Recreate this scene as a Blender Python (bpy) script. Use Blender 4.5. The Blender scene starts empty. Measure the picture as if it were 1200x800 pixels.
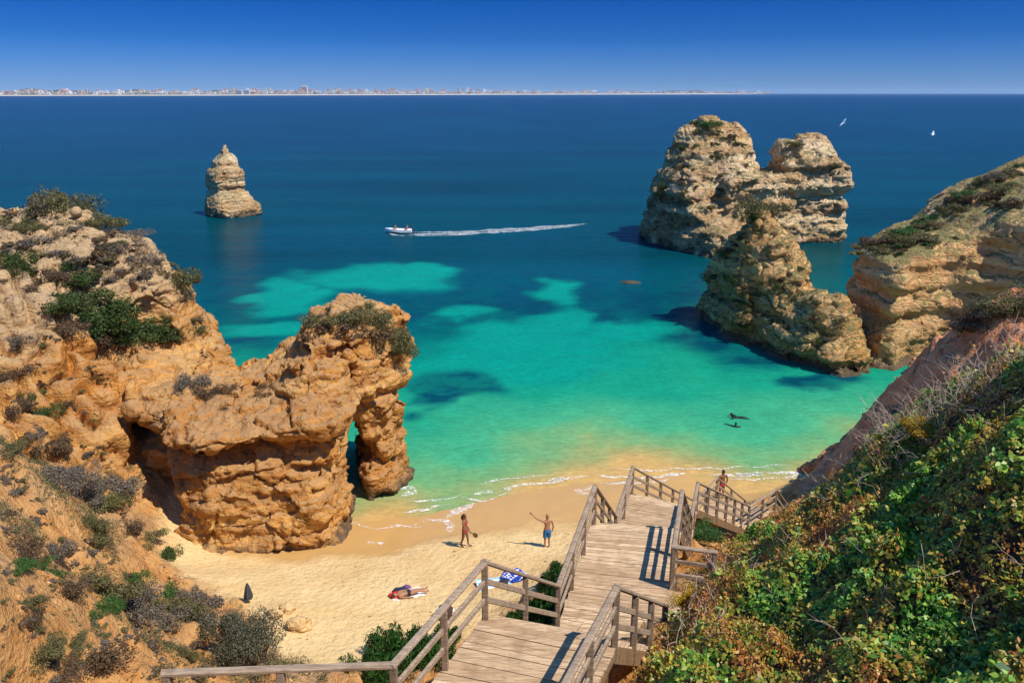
import bpy, bmesh, math, random
import numpy as np
from mathutils import Vector, Matrix
from mathutils.bvhtree import BVHTree
R = math.radians
random.seed(7); rng = np.random.default_rng(7)
SC = bpy.context.scene
COL = SC.collection

# ------------------------------------------------------------------ camera, sky, sun, exposure
F_PX = 942.0; CAM_Z = 21.5; PITCH = math.atan(290.5 / F_PX)
cam_d = bpy.data.cameras.new('camera'); cam = bpy.data.objects.new('camera', cam_d); COL.objects.link(cam)
cam.location = (0, 0, CAM_Z); cam.rotation_euler = (R(90) - PITCH, 0, 0)
cam_d.sensor_width = 36; cam_d.lens = 36 * F_PX / 1200; cam_d.clip_start = 0.1; cam_d.clip_end = 90000
SC.camera = cam
SUN = Vector((0.56, -0.36, 1.0)).normalized()
SUN_EL = math.asin(SUN.z); SUN_AZ = math.atan2(SUN.x, SUN.y)
world = bpy.data.worlds.new('World'); SC.world = world; world.use_nodes = True
wt = world.node_tree; wt.nodes.clear()
w_out = wt.nodes.new('ShaderNodeOutputWorld'); w_bg = wt.nodes.new('ShaderNodeBackground')
w_sky = wt.nodes.new('ShaderNodeTexSky'); w_sky.sky_type = 'NISHITA'; w_sky.sun_disc = False
w_sky.sun_elevation = SUN_EL; w_sky.sun_rotation = SUN_AZ
w_sky.air_density = 1.0; w_sky.dust_density = 0.1; w_sky.ozone_density = 4.0; w_sky.altitude = 0
w_hsv = wt.nodes.new('ShaderNodeHueSaturation'); w_hsv.inputs['Saturation'].default_value = 1.3
w_bg.inputs['Strength'].default_value = 0.15
# the clear polarised blue low over the sea: tint of the sky by elevation
w_tc = wt.nodes.new('ShaderNodeTexCoord'); w_xyz = wt.nodes.new('ShaderNodeSeparateXYZ'); w_rmp = wt.nodes.new('ShaderNodeValToRGB'); w_mul = wt.nodes.new('ShaderNodeMix'); w_mul.data_type = 'RGBA'; w_mul.blend_type = 'MULTIPLY'; w_mul.inputs[0].default_value = 1.0
_e = w_rmp.color_ramp.elements
for _p, _c in ((0.06, (0.020, 0.113, 0.37)), (0.103, (0.004, 0.090, 0.31)), (0.28, (0.28, 0.50, 0.75))): _q = _e.new(_p); _q.color = (*_c, 1)
_e[0].position = 0.0; _e[0].color = (0.110, 0.215, 0.58, 1); _e[-1].position = 0.55; _e[-1].color = (0.92, 0.97, 1.0, 1)
wt.links.new(w_tc.outputs['Generated'], w_xyz.inputs[0]); wt.links.new(w_xyz.outputs[2], w_rmp.inputs[0])
wt.links.new(w_sky.outputs[0], w_hsv.inputs['Color']); wt.links.new(w_hsv.outputs[0], w_mul.inputs[6]); wt.links.new(w_rmp.outputs[0], w_mul.inputs[7]); wt.links.new(w_mul.outputs[2], w_bg.inputs['Color'])
wt.links.new(w_bg.outputs[0], w_out.inputs['Surface'])
sun_d = bpy.data.lights.new('sun', 'SUN'); sun = bpy.data.objects.new('sun', sun_d); COL.objects.link(sun)
sun_d.energy = 4.2; sun_d.angle = R(0.5); sun_d.color = (1.0, 0.95, 0.86)
sun.rotation_euler = SUN.to_track_quat('Z', 'Y').to_euler(); sun.location = (30, -10, 60)
vs = SC.view_settings; vs.view_transform = 'Standard'; vs.look = 'None'; vs.gamma = 1; vs.use_curve_mapping = False
vs.exposure = 0.52
SC.cycles.max_bounces = 8; SC.cycles.transparent_max_bounces = 12

# ------------------------------------------------------------------ helpers
def ray(px, py):
    u = (px - 600) / F_PX; v = (400 - py) / F_PX
    return np.array([u, math.cos(PITCH) + v * math.sin(PITCH), -math.sin(PITCH) + v * math.cos(PITCH)])
def az(px, py, z=0.0):
    d = ray(px, py); t = (z - CAM_Z) / d[2]; return (d[0] * t, d[1] * t, z)
def ay(px, py, y):
    d = ray(px, py); t = y / d[1]; return (d[0] * t, y, CAM_Z + d[2] * t)

_g = np.random.default_rng(3)
PERM = np.concatenate([_g.permutation(256)] * 3).astype(np.int32)
GRAD = _g.normal(size=(256, 3)).astype(np.float32); GRAD /= np.linalg.norm(GRAD, axis=1)[:, None]
def pn(p, s=0):                                             # gradient noise, about -0.7..0.7
    p = np.asarray(p, np.float32) + s * 17.31
    i = np.floor(p).astype(np.int32); f = p - i; i &= 255
    u = f * f * f * (f * (f * 6 - 15) + 10)
    out = np.zeros(len(p), np.float32)
    for a in (0, 1):
        wa = u[:, 0] if a else 1 - u[:, 0]
        pa = PERM[i[:, 0] + a]
        for b in (0, 1):
            wb = u[:, 1] if b else 1 - u[:, 1]
            pb = PERM[(pa + i[:, 1] + b) & 511]
            for c in (0, 1):
                wc = u[:, 2] if c else 1 - u[:, 2]
                g = GRAD[PERM[(pb + i[:, 2] + c) & 511]]
                out += wa * wb * wc * (g[:, 0] * (f[:, 0] - a) + g[:, 1] * (f[:, 1] - b) + g[:, 2] * (f[:, 2] - c))
    return out * 1.4
def fbm(p, o=4, s=0, gain=0.5):
    p = np.asarray(p, np.float32); t = 0; a = 1.0
    for k in range(o):
        t = t + a * pn(p, s + k); p = p * 2.03; a *= gain
    return t
def facets(p, s=0):                                         # angular blocks: a tilted plane per cell of a jittered grid
    p = np.asarray(p, np.float32) + s * 7.7; i = np.floor(p).astype(np.int32); best = np.full(len(p), 1e9, np.float32); val = np.zeros(len(p), np.float32); sec = np.full(len(p), 1e9, np.float32)
    for a in (-1, 0, 1):
        for b in (-1, 0, 1):
            for c in (-1, 0, 1):
                q = i + np.array([a, b, c], np.int32); h_ = PERM[(PERM[(PERM[q[:, 0] & 255] + q[:, 1]) & 255] + q[:, 2]) & 255]
                d = q + 0.5 + 0.48 * GRAD[h_] - p; r2 = (d * d).sum(1); up = r2 < best
                sec = np.where(up, best, np.minimum(sec, r2)); best = np.where(up, r2, best)
                val = np.where(up, (h_ / 255.0 - 0.5) + 0.9 * (d * GRAD[PERM[h_]]).sum(1), val)
    return val, np.sqrt(sec) - np.sqrt(best)
def beds(L, s=0):                                           # stacked beds: constant offset per layer with sharp steps between
    i = np.floor(L).astype(np.int32); f = L - i; r_ = lambda k: PERM[(k + 37 * s) & 255] / 255.0 - 0.5
    return r_(i) + (r_(i + 1) - r_(i)) * sstep(0.80, 1.0, f)
def n2(x, y, sc, o=3, s=0):
    return fbm(np.stack([np.ravel(x) * sc, np.ravel(y) * sc, np.full(np.size(x), 0.37)], 1), o, s).reshape(np.shape(x))
def sstep(a, b, x):
    t = np.clip((x - a) / (b - a), 0, 1); return t * t * (3 - 2 * t)

def rbf(ctrl):
    c = np.array(ctrl, float); n = len(c)
    A = np.zeros((n + 3, n + 3)); d = np.hypot(c[:, None, 0] - c[None, :, 0], c[:, None, 1] - c[None, :, 1])
    A[:n, :n] = np.sqrt(d * d + 0.3); A[:n, n] = 1; A[:n, n + 1:] = c[:, :2]; A[n, :n] = 1; A[n + 1:, :n] = c[:, :2].T
    w = np.linalg.lstsq(A, np.concatenate([c[:, 2], [0, 0, 0]]), rcond=None)[0]
    def f(x, y):
        x = np.asarray(x, float); y = np.asarray(y, float)
        z = w[n] + w[n + 1] * x + w[n + 2] * y
        for k in range(n): z = z + w[k] * np.sqrt((x - c[k, 0]) ** 2 + (y - c[k, 1]) ** 2 + 0.3)
        return z
    return f
def sdpoly(x, y, P):                                        # signed distance to a polygon, negative inside
    P = np.array(P, float); d = np.full(np.shape(x), 1e9); s = np.ones(np.shape(x))
    for i in range(len(P)):
        a = P[i]; b = P[i - 1]; e = b - a; wx = x - a[0]; wy = y - a[1]
        t = np.clip((wx * e[0] + wy * e[1]) / (e @ e), 0, 1)
        d = np.minimum(d, (wx - e[0] * t) ** 2 + (wy - e[1] * t) ** 2)
        c1 = y >= a[1]; c2 = y < b[1]; c3 = e[0] * wy > e[1] * wx
        flip = (c1 & c2 & c3) | (~c1 & ~c2 & ~c3); s = np.where(flip, -s, s)
    return s * np.sqrt(d)
def smin(a, b, k):
    h = np.clip(0.5 + 0.5 * (b - a) / k, 0, 1); return b * (1 - h) + a * h - k * h * (1 - h)
def smax(a, b, k): return -smin(-a, -b, k)

def tag(o, label=None, cat=None, group=None, kind=None):
    if label: o['label'] = label
    if cat: o['category'] = cat
    if group: o['group'] = group
    if kind: o['kind'] = kind
    return o
def link(name, me, mats, parent=None, smooth=False):
    o = bpy.data.objects.new(name, me); COL.objects.link(o)
    for m in (mats if isinstance(mats, (list, tuple)) else [mats]): me.materials.append(m)
    if parent: o.parent = parent
    if smooth: me.polygons.foreach_set('use_smooth', np.ones(len(me.polygons), bool))
    return o
def empty(name, loc=(0, 0, 0), rz=0):
    o = bpy.data.objects.new(name, None); COL.objects.link(o); o.location = loc; o.rotation_euler = (0, 0, rz); return o
def np_mesh(name, V, Fc):
    V = np.asarray(V, np.float32); Fc = np.asarray(Fc, np.int32); k = Fc.shape[1]
    me = bpy.data.meshes.new(name); me.vertices.add(len(V)); me.vertices.foreach_set('co', V.ravel())
    me.loops.add(Fc.size); me.loops.foreach_set('vertex_index', Fc.ravel())
    me.polygons.add(len(Fc)); me.polygons.foreach_set('loop_start', np.arange(0, Fc.size, k, dtype=np.int32))
    me.update(calc_edges=True); me.validate(); return me
def set_attr(me, name, data):
    if data.ndim == 1:
        a = me.attributes.new(name, 'FLOAT', 'POINT'); a.data.foreach_set('value', data.astype(np.float32))
    else:
        a = me.attributes.new(name, 'FLOAT_COLOR', 'POINT')
        d = np.ones((len(data), 4), np.float32); d[:, :3] = data; a.data.foreach_set('color', d.ravel())
def verts_of(me):
    v = np.empty(len(me.vertices) * 3, np.float32); me.vertices.foreach_get('co', v); return v.reshape(-1, 3)
def normals_of(me):
    v = np.empty(len(me.vertices) * 3, np.float32); me.vertex_normals.foreach_get('vector', v); return v.reshape(-1, 3)
class MB:                                                   # collects boxes, tubes and lofts into one mesh
    def __init__(s): s.v = []; s.f = []; s.m = []
    def add(s, vs, fs, m=0):
        o = len(s.v); s.v += [tuple(q) for q in vs]; s.f += [tuple(i + o for i in q) for q in fs]; s.m += [m] * len(fs)
    def bar(s, a, b, w, h, up=(0, 0, 1), m=0, bev=0.0):     # rectangular bar from a to b, w sideways, h along up
        a = Vector(a); b = Vector(b); d = (b - a).normalized(); up = Vector(up)
        if abs(d.dot(up)) > 0.98: up = Vector((0, 1, 0))
        sx = d.cross(up).normalized(); uz = sx.cross(d).normalized()
        if bev:
            c = bev; pr = [(-w/2+c, -h/2), (w/2-c, -h/2), (w/2, -h/2+c), (w/2, h/2-c), (w/2-c, h/2), (-w/2+c, h/2), (-w/2, h/2-c), (-w/2, -h/2+c)]
        else: pr = [(-w/2, -h/2), (w/2, -h/2), (w/2, h/2), (-w/2, h/2)]
        n = len(pr); vs_ = [p + sx * q[0] + uz * q[1] for p in (a, b) for q in pr]
        fs = [(i, (i + 1) % n, n + (i + 1) % n, n + i) for i in range(n)] + [tuple(range(n))[::-1], tuple(range(n, 2 * n))]
        s.add(vs_, fs, m)
    def box(s, x0, x1, y0, y1, z0, z1, m=0):
        s.add([(x0,y0,z0),(x1,y0,z0),(x1,y1,z0),(x0,y1,z0),(x0,y0,z1),(x1,y0,z1),(x1,y1,z1),(x0,y1,z1)],
              [(0,3,2,1),(4,5,6,7),(0,1,5,4),(1,2,6,5),(2,3,7,6),(3,0,4,7)], m)
    def prism(s, P, z0, z1, m=0):
        n = len(P); s.add([(p[0], p[1], z0) for p in P] + [(p[0], p[1], z1) for p in P],
              [tuple(range(n))[::-1], tuple(range(n, 2 * n))] + [(i, (i + 1) % n, n + (i + 1) % n, n + i) for i in range(n)], m)
    def rings(s, rs, m=0, cap=True):                         # loft through rings of equal length
        n = len(rs[0]); o = [q for r_ in rs for q in r_]
        fs = [(k*n+i, k*n+(i+1) % n, (k+1)*n+(i+1) % n, (k+1)*n+i) for k in range(len(rs)-1) for i in range(n)]
        if cap: fs += [tuple(range(n))[::-1], tuple(range((len(rs)-1)*n, len(rs)*n))]
        s.add(o, fs, m)
    def ball(s, c, r, m=0, seg=10):
        r = (r, r, r) if not isinstance(r, (tuple, list)) else r
        rs = [[(c[0] + r[0]*math.cos(a)*math.sin(t), c[1] + r[1]*math.sin(a)*math.sin(t), c[2] - r[2]*math.cos(t))
               for a in [2*math.pi*i/seg for i in range(seg)]] for t in [math.pi*(k+0.02*(1 if k == 0 else -1 if k == 6 else 0))/6 for k in range(7)]]
        s.rings(rs, m)
    def tube(s, pts, r, seg=6, m=0):
        pts = [Vector(p) for p in pts]; rr = r if isinstance(r, (list, tuple)) else [r] * len(pts); rs = []
        for i, p in enumerate(pts):
            d = (pts[min(i + 1, len(pts) - 1)] - pts[max(i - 1, 0)]).normalized()
            a = d.orthogonal().normalized() if i == 0 else (a - d * a.dot(d)).normalized()
            b = d.cross(a)
            rs.append([p + (a * math.cos(t) + b * math.sin(t)) * rr[i] for t in [2*math.pi*k/seg for k in range(seg)]])
        s.rings(rs, m)
    def mesh(s, name):
        me = bpy.data.meshes.new(name); me.from_pydata(s.v, [], s.f); me.polygons.foreach_set('material_index', s.m)
        me.update(); return me
    def build(s, name, mats, parent=None, smooth=False): return link(name, s.mesh(name), mats, parent, smooth)

# ------------------------------------------------------------------ materials
class NT:
    def __init__(s, name):
        s.mat = bpy.data.materials.new(name); s.mat.use_nodes = True; s.t = s.mat.node_tree
        s.b = s.t.nodes['Principled BSDF']; s.out = s.t.nodes['Material Output']
        s.b.inputs['Specular IOR Level'].default_value = 0.25; s.b.inputs['Roughness'].default_value = 0.9
    def n(s, typ, **kw):
        q = s.t.nodes.new(typ)
        for k, v in kw.items(): setattr(q, k, v)
        return q
    def l(s, a, b): s.t.links.new(a, b)
    def val(s, sock, v):
        if hasattr(v, 'links'): s.l(v, sock)
        else: sock.default_value = v
    def coord(s, scale=(1, 1, 1)):
        c = s.n('ShaderNodeTexCoord'); m = s.n('ShaderNodeMapping'); m.inputs['Scale'].default_value = scale
        s.l(c.outputs['Object'], m.inputs['Vector']); return m.outputs[0]
    def noise(s, vec, sc, det=5, rough=0.55, dist=0.0):
        q = s.n('ShaderNodeTexNoise'); q.inputs['Scale'].default_value = sc; q.inputs['Detail'].default_value = det
        q.inputs['Roughness'].default_value = rough; q.inputs['Distortion'].default_value = dist
        s.l(vec, q.inputs['Vector']); return q.outputs[0]
    def voro(s, vec, sc, feat='DISTANCE_TO_EDGE'):
        q = s.n('ShaderNodeTexVoronoi', feature=feat); q.inputs['Scale'].default_value = sc; s.l(vec, q.inputs['Vector']); return q.outputs[0]
    def ramp(s, fac, stops):
        q = s.n('ShaderNodeValToRGB'); e = q.color_ramp.elements
        while len(e) < len(stops): e.new(0.5)
        for i, (p, c) in enumerate(stops):
            e[i].position = p; e[i].color = (c, c, c, 1) if not isinstance(c, tuple) else (*c, 1)
        s.l(fac, q.inputs[0]); return q.outputs[0]
    def mix(s, fac, a, b, mode='MIX'):
        q = s.n('ShaderNodeMix', data_type='RGBA', blend_type=mode)
        s.val(q.inputs[0], fac)
        for so, v in ((q.inputs[6], a), (q.inputs[7], b)):
            if hasattr(v, 'links'): s.l(v, so)
            else: so.default_value = (*v, 1)
        return q.outputs[2]
    def math(s, op, a, b=0.0, c=None, clamp=False):
        q = s.n('ShaderNodeMath', operation=op, use_clamp=clamp); s.val(q.inputs[0], a); s.val(q.inputs[1], b)
        if c is not None: s.val(q.inputs[2], c)
        return q.outputs[0]
    def attr(s, name, col=False):
        q = s.n('ShaderNodeAttribute', attribute_name=name); return q.outputs['Color' if col else 'Fac']
    def bump(s, h, strength=0.6, dist=0.1, prev=None):
        q = s.n('ShaderNodeBump'); q.inputs['Strength'].default_value = strength; q.inputs['Distance'].default_value = dist
        s.l(h, q.inputs['Height'])
        if prev: s.l(prev, q.inputs['Normal'])
        s.l(q.outputs[0], s.b.inputs['Normal']); return q.outputs[0]
    def color(s, v):
        if hasattr(v, 'links'): s.l(v, s.b.inputs['Base Color'])
        else: s.b.inputs['Base Color'].default_value = (*v, 1)

def rock_mat(name, warm, pale, dark, grey, sc=1.0, grey_amt=0.6, strata=1.0, veg=None, cap=None, vth=0.84, stain=True):
    m = NT(name); v = m.coord(); vs_ = m.coord((0.08, 0.08, 1.0))
    big = m.noise(v, 0.22 / sc, 4, 0.6); med = m.noise(v, 1.1 / sc, 6, 0.65); fine = m.noise(v, 6 / sc, 5, 0.7)
    st = m.noise(vs_, 1.6 / sc, 5, 0.6, 0.4)
    c = m.mix(m.ramp(big, [(0.35, 0.0), (0.65, 1.0)]), warm, pale)
    c = m.mix(m.math('MULTIPLY', m.ramp(st, [(0.42, 0.0), (0.52, 1.0)]), 0.55 * strata), c, dark)
    c = m.mix(m.ramp(med, [(0.50, 0.0), (0.72, 0.65)]), c, pale)
    if cap:                                                     # the pale upper beds
        c0 = m.n('ShaderNodeTexCoord'); sc0 = m.n('ShaderNodeSeparateXYZ'); m.l(c0.outputs['Object'], sc0.inputs[0])
        hgt = m.math('ADD', sc0.outputs[2], m.math('MULTIPLY', m.math('SUBTRACT', big, 0.5), 7.0))
        hgt = m.math('SUBTRACT', hgt, m.math('MULTIPLY', sc0.outputs[0], 0.10))
        c = m.mix(m.ramp(m.math('MULTIPLY', hgt, 0.05), [(0.55, 0.0), (0.66, 0.8)]), c, m.mix(m.ramp(med, [(0.35, 0.0), (0.65, 1.0)]), cap, tuple(q * 0.62 for q in cap)))
    c = m.mix(m.math('MULTIPLY', m.ramp(med, [(0.28, 1.0), (0.42, 0.0)]), 0.6), c, dark)
    g = m.n('ShaderNodeNewGeometry'); sx = m.n('ShaderNodeSeparateXYZ'); m.l(g.outputs['True Normal'], sx.inputs[0])
    up = m.math('ADD', sx.outputs[2], m.math('MULTIPLY', m.math('SUBTRACT', med, 0.5), 1.2))
    c = m.mix(m.math('MULTIPLY', m.ramp(up, [(0.35, 0.0), (0.8, 1.0)]), grey_amt), c, grey)
    if veg:
        vn = m.math('ADD', m.math('MULTIPLY', sx.outputs[2], 0.5), m.noise(v, 0.55 / sc, 5, 0.65))
        c = m.mix(m.ramp(vn, [(vth, 0.0), (vth + 0.10, 0.85)]), c, m.mix(fine, tuple(q * 0.5 for q in veg), tuple(q * 1.6 for q in veg)))
    # stain of the splash zone at the waterline
    co = m.n('ShaderNodeTexCoord'); sz = m.n('ShaderNodeSeparateXYZ'); m.l(co.outputs['Object'], sz.inputs[0])
    wl = m.math('ADD', sz.outputs[2], m.math('MULTIPLY', m.math('SUBTRACT', med, 0.5), 2.2 * sc))
    if stain: c = m.mix(m.ramp(wl, [(0.35, 0.85), (0.95, 0.0)]), c, (0.07, 0.05, 0.035))
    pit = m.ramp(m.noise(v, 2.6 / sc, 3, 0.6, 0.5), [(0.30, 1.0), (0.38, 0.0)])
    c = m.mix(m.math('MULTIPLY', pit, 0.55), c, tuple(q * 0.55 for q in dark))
    c = m.mix(0.55, c, m.mix(fine, (0.25, 0.25, 0.25), (1.65, 1.65, 1.65)), 'MULTIPLY')
    m.color(c)
    crack = m.ramp(m.voro(m.mix(0.25, v, m.noise(v, 1.2, 3), 'ADD'), 0.9 / sc), [(0.0, 0.0), (0.08, 1.0)])
    h = m.math('ADD', m.math('MULTIPLY', med, 1.0), m.math('MULTIPLY', fine, 0.35))
    h = m.math('SUBTRACT', h, m.math('MULTIPLY', pit, 0.35)); h = m.math('ADD', h, m.math('MULTIPLY', st, 0.8 * strata)); h = m.math('ADD', h, m.math('MULTIPLY', crack, 0.12))
    m.bump(h, 0.9, 0.35 * sc); return m.mat

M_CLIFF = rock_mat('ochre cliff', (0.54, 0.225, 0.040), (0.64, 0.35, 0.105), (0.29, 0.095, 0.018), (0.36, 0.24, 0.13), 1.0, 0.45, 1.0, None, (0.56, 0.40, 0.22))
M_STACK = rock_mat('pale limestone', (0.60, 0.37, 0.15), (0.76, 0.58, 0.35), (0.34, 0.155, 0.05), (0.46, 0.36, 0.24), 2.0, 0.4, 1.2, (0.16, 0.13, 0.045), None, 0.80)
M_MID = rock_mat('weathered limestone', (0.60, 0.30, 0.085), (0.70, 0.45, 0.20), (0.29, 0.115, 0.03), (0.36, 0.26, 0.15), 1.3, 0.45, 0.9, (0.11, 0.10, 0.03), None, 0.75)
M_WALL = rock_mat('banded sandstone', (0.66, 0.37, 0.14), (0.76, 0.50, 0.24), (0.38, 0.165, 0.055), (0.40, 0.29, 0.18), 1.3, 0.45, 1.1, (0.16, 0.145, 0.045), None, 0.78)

def simple(name, col, rough=0.7, var=0.15, sc=8.0, bump=0.0, spec=0.25):
    m = NT(name); v = m.coord(); f = m.noise(v, sc, 4)
    m.color(m.mix(f, tuple(c * (1 - var) for c in col), tuple(min(1, c * (1 + var)) for c in col)))
    m.b.inputs['Roughness'].default_value = rough; m.b.inputs['Specular IOR Level'].default_value = spec
    if bump: m.bump(f, 0.6, bump)
    return m.mat
def leaf_mat(name, stops, rough=0.55, trans=0.25):
    m = NT(name); g = m.n('ShaderNodeNewGeometry')
    r_ = m.math('ADD', m.math('MULTIPLY', g.outputs['Random Per Island'], 0.62), m.math('MULTIPLY', m.noise(m.coord(), 1.3, 3), 0.38))
    c = m.ramp(r_, stops); m.color(c); m.b.inputs['Roughness'].default_value = rough
    tr = m.n('ShaderNodeBsdfTranslucent'); m.l(c, tr.inputs['Color']); mx = m.n('ShaderNodeMixShader'); mx.inputs[0].default_value = trans
    m.l(m.b.outputs[0], mx.inputs[1]); m.l(tr.outputs[0], mx.inputs[2]); m.l(mx.outputs[0], m.out.inputs['Surface']); return m.mat
L_DARK = leaf_mat('dark green leaves', [(0.1, (0.020, 0.040, 0.010)), (0.5, (0.050, 0.085, 0.018)), (0.9, (0.11, 0.13, 0.035))])
L_OLIVE = leaf_mat('olive leaves', [(0.1, (0.05, 0.048, 0.016)), (0.5, (0.125, 0.115, 0.038)), (0.9, (0.22, 0.19, 0.08))])
L_GREY = leaf_mat('grey scrub', [(0.1, (0.07, 0.055, 0.04)), (0.5, (0.155, 0.125, 0.09)), (0.9, (0.28, 0.22, 0.16))])
L_BROWN = leaf_mat('brown scrub', [(0.1, (0.05, 0.028, 0.015)), (0.5, (0.12, 0.07, 0.035)), (0.9, (0.22, 0.15, 0.08))])
L_GREEN = leaf_mat('fresh green leaves', [(0.1, (0.015, 0.05, 0.01)), (0.5, (0.04, 0.12, 0.022)), (0.9, (0.11, 0.19, 0.04))])
L_YELLOW = leaf_mat('yellow flowers', [(0.1, (0.10, 0.09, 0.015)), (0.4, (0.45, 0.27, 0.02)), (0.9, (0.75, 0.50, 0.03))])
M_TWIG = simple('dry twig', (0.20, 0.15, 0.10), 0.9, 0.3)
SHRUB = {'dark': L_DARK, 'olive': L_OLIVE, 'grey': L_GREY, 'brown': L_BROWN, 'green': L_GREEN, 'yellow': L_YELLOW}

# ------------------------------------------------------------------ sculpted rock masses
def surface_nets(f, org, h):
    org = np.array(org, np.float32); ins = f < 0
    c = [(a, b, d) for a in (0, 1) for b in (0, 1) for d in (0, 1)]
    sl = lambda o: tuple(slice(o[k], f.shape[k] - 1 + o[k]) for k in range(3))
    n_in = sum(ins[sl(o)].astype(np.int8) for o in c)
    mask = (n_in > 0) & (n_in < 8); idx = np.argwhere(mask); pos = np.zeros((len(idx), 3), np.float32); cnt = np.zeros(len(idx), np.float32)
    for a in c:
        for ax in range(3):
            if a[ax]: continue
            b = list(a); b[ax] = 1
            fa = f[tuple((idx + a).T)]; fb = f[tuple((idx + b).T)]; cr = (fa < 0) != (fb < 0)
            t = np.where(cr, fa / np.where(cr, fa - fb, 1), 0)
            q = np.tile(np.array(a, np.float32), (len(idx), 1)); q[:, ax] += t
            pos += q * cr[:, None]; cnt += cr
    V = (idx + pos / cnt[:, None]) * h + org
    vid = np.full(mask.shape, -1, np.int32); vid[mask] = np.arange(len(idx)); faces = []
    for ax in range(3):
        u, w = (ax + 1) % 3, (ax + 2) % 3
        s0 = [slice(1, -1)] * 3; s0[ax] = slice(0, -1); s1 = [slice(1, -1)] * 3; s1[ax] = slice(1, None)
        a = ins[tuple(s0)]; b = ins[tuple(s1)]; e = np.argwhere(a != b); flip = a[tuple(e.T)]
        e[:, u] += 1; e[:, w] += 1
        def cell(du, dw):
            q = e.copy(); q[:, u] += du; q[:, w] += dw; return vid[tuple(q.T)]
        q = np.stack([cell(-1, -1), cell(0, -1), cell(0, 0), cell(-1, 0)], 1)
        q[~flip] = q[~flip][:, ::-1]; faces.append(q)
    Fc = np.concatenate(faces); Fc = Fc[(Fc >= 0).all(1)]
    return V, Fc
BVHS = []
def rock(name, sdf, lo, hi, h, mat, label, warp=0.8, wsc=0.25, detail=1.0, dsc=1.0, strata=0.25, ssc=1.0, flute=None, refine=True, calm=None):
    ax = [np.arange(lo[k], hi[k] + h, h, dtype=np.float32) for k in range(3)]
    X, Y = np.meshgrid(ax[0], ax[1], indexing='ij')
    f = sdf(X[:, :, None], Y[:, :, None], ax[2][None, None, :], X, Y).astype(np.float32)
    band = np.argwhere(np.abs(f) < 2.2 * warp + 2 * h)
    P = np.stack([ax[k][band[:, k]] for k in range(3)], 1)
    tilt = P[:, 2] + 0.9 * pn(P * np.array([0.09, 0.09, 0.0]), 14) + 0.12 * pn(P * 0.8, 15)
    fa, ea = facets((P + 0.5 * np.stack([pn(P * 0.5, 94), pn(P * 0.5, 95), pn(P * 0.5, 96)], 1)) * np.array([0.30, 0.30, 0.42]) / dsc, 5)
    d = warp * (0.55 * fbm(P * wsc * 0.8, 2, 11) + 0.75 * fa) + strata * 1.5 * beds(tilt * 0.85 * ssc, 1)
    if calm is not None: d = d * calm(P)
    f[tuple(band.T)] += d
    for k in range(3):
        s = [slice(None)] * 3; s[k] = 0; f[tuple(s)] = np.maximum(f[tuple(s)], h); s[k] = -1; f[tuple(s)] = np.maximum(f[tuple(s)], h)
    V, Fc = surface_nets(f, lo, h)
    lab = np.arange(len(V)); ed = np.concatenate([Fc[:, [0, 1]], Fc[:, [1, 2]], Fc[:, [2, 3]], Fc[:, [3, 0]]])
    while True:                                             # keep only the largest connected piece
        old = lab.copy(); mn_ = np.minimum(lab[ed[:, 0]], lab[ed[:, 1]]); np.minimum.at(lab, ed[:, 0], mn_); np.minimum.at(lab, ed[:, 1], mn_); lab = lab[lab]; lab = lab[lab]
        if (lab == old).all(): break
    big_ = np.bincount(lab).argmax(); Fc = Fc[lab[Fc[:, 0]] == big_]; use = np.unique(Fc); mp = np.zeros(len(V), np.int64); mp[use] = np.arange(len(use)); V = V[use]; Fc = mp[Fc]
    me = np_mesh(name, V, Fc)
    if refine:
        o = bpy.data.objects.new('tmp', me); COL.objects.link(o); md = o.modifiers.new('s', 'SUBSURF'); md.levels = 1; md.render_levels = 1
        dg = bpy.context.evaluated_depsgraph_get(); me2 = bpy.data.meshes.new_from_object(o.evaluated_get(dg))
        bpy.data.objects.remove(o); bpy.data.meshes.remove(me); me = me2; me.name = name
    V = verts_of(me); N = normals_of(me)
    steep = 1 - np.abs(N[:, 2])
    lay = np.stack([V[:, 0] * 0.15, V[:, 1] * 0.15, V[:, 2] * 2.2 * ssc], 1)
    bil = np.abs(fbm(V * 0.9 / dsc, 3, 31)); rid = 0.35 - np.abs(pn(V * 0.55 / dsc, 41))
    W = V + 0.35 * np.stack([pn(V * 0.7 / dsc, 91), pn(V * 0.7 / dsc, 92), pn(V * 0.7 / dsc, 93)], 1) * dsc
    f1, e1 = facets(W * np.array([0.45, 0.45, 0.75]) / dsc, 1); f2, e2 = facets(W * np.array([1.2, 1.2, 2.0]) / dsc, 2)
    dd = detail * (0.12 * (bil - 0.2) - 0.25 * np.clip(rid - 0.22, 0, 1) + 0.07 * fbm(V * 2.6 / dsc, 3, 51) + 0.40 * f1 - 0.20 * sstep(0.10, 0.0, e1) + 0.20 * f2 - 0.07 * sstep(0.10, 0.0, e2))
    tl = V[:, 2] + 0.5 * pn(V * np.array([0.12, 0.12, 0.0]), 14) + 0.06 * pn(V * 1.6, 16)
    dd = dd + strata * steep * (0.35 * fbm(lay, 3, 61) + 0.75 * beds(tl * 2.3 * ssc, 2) * (0.4 + 0.8 * np.clip(pn(V * 0.35, 17) + 0.4, 0, 1)))
    if flute is not None:
        w, amp, sc_ = flute(V)
        fl = np.abs(pn(np.stack([V[:, 0] * sc_, V[:, 1] * sc_, V[:, 2] * sc_ * 0.12], 1), 71))
        dd = dd * (1 - 0.6 * w) + w * amp * (np.sqrt(fl + 0.01) - 0.45)
    V = V + N * dd[:, None]
    me.vertices.foreach_set('co', V.astype(np.float32).ravel()); me.update()
    o = link(name, me, mat, smooth=True); tag(o, label, 'rock', 'sea cliffs and stacks')
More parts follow.
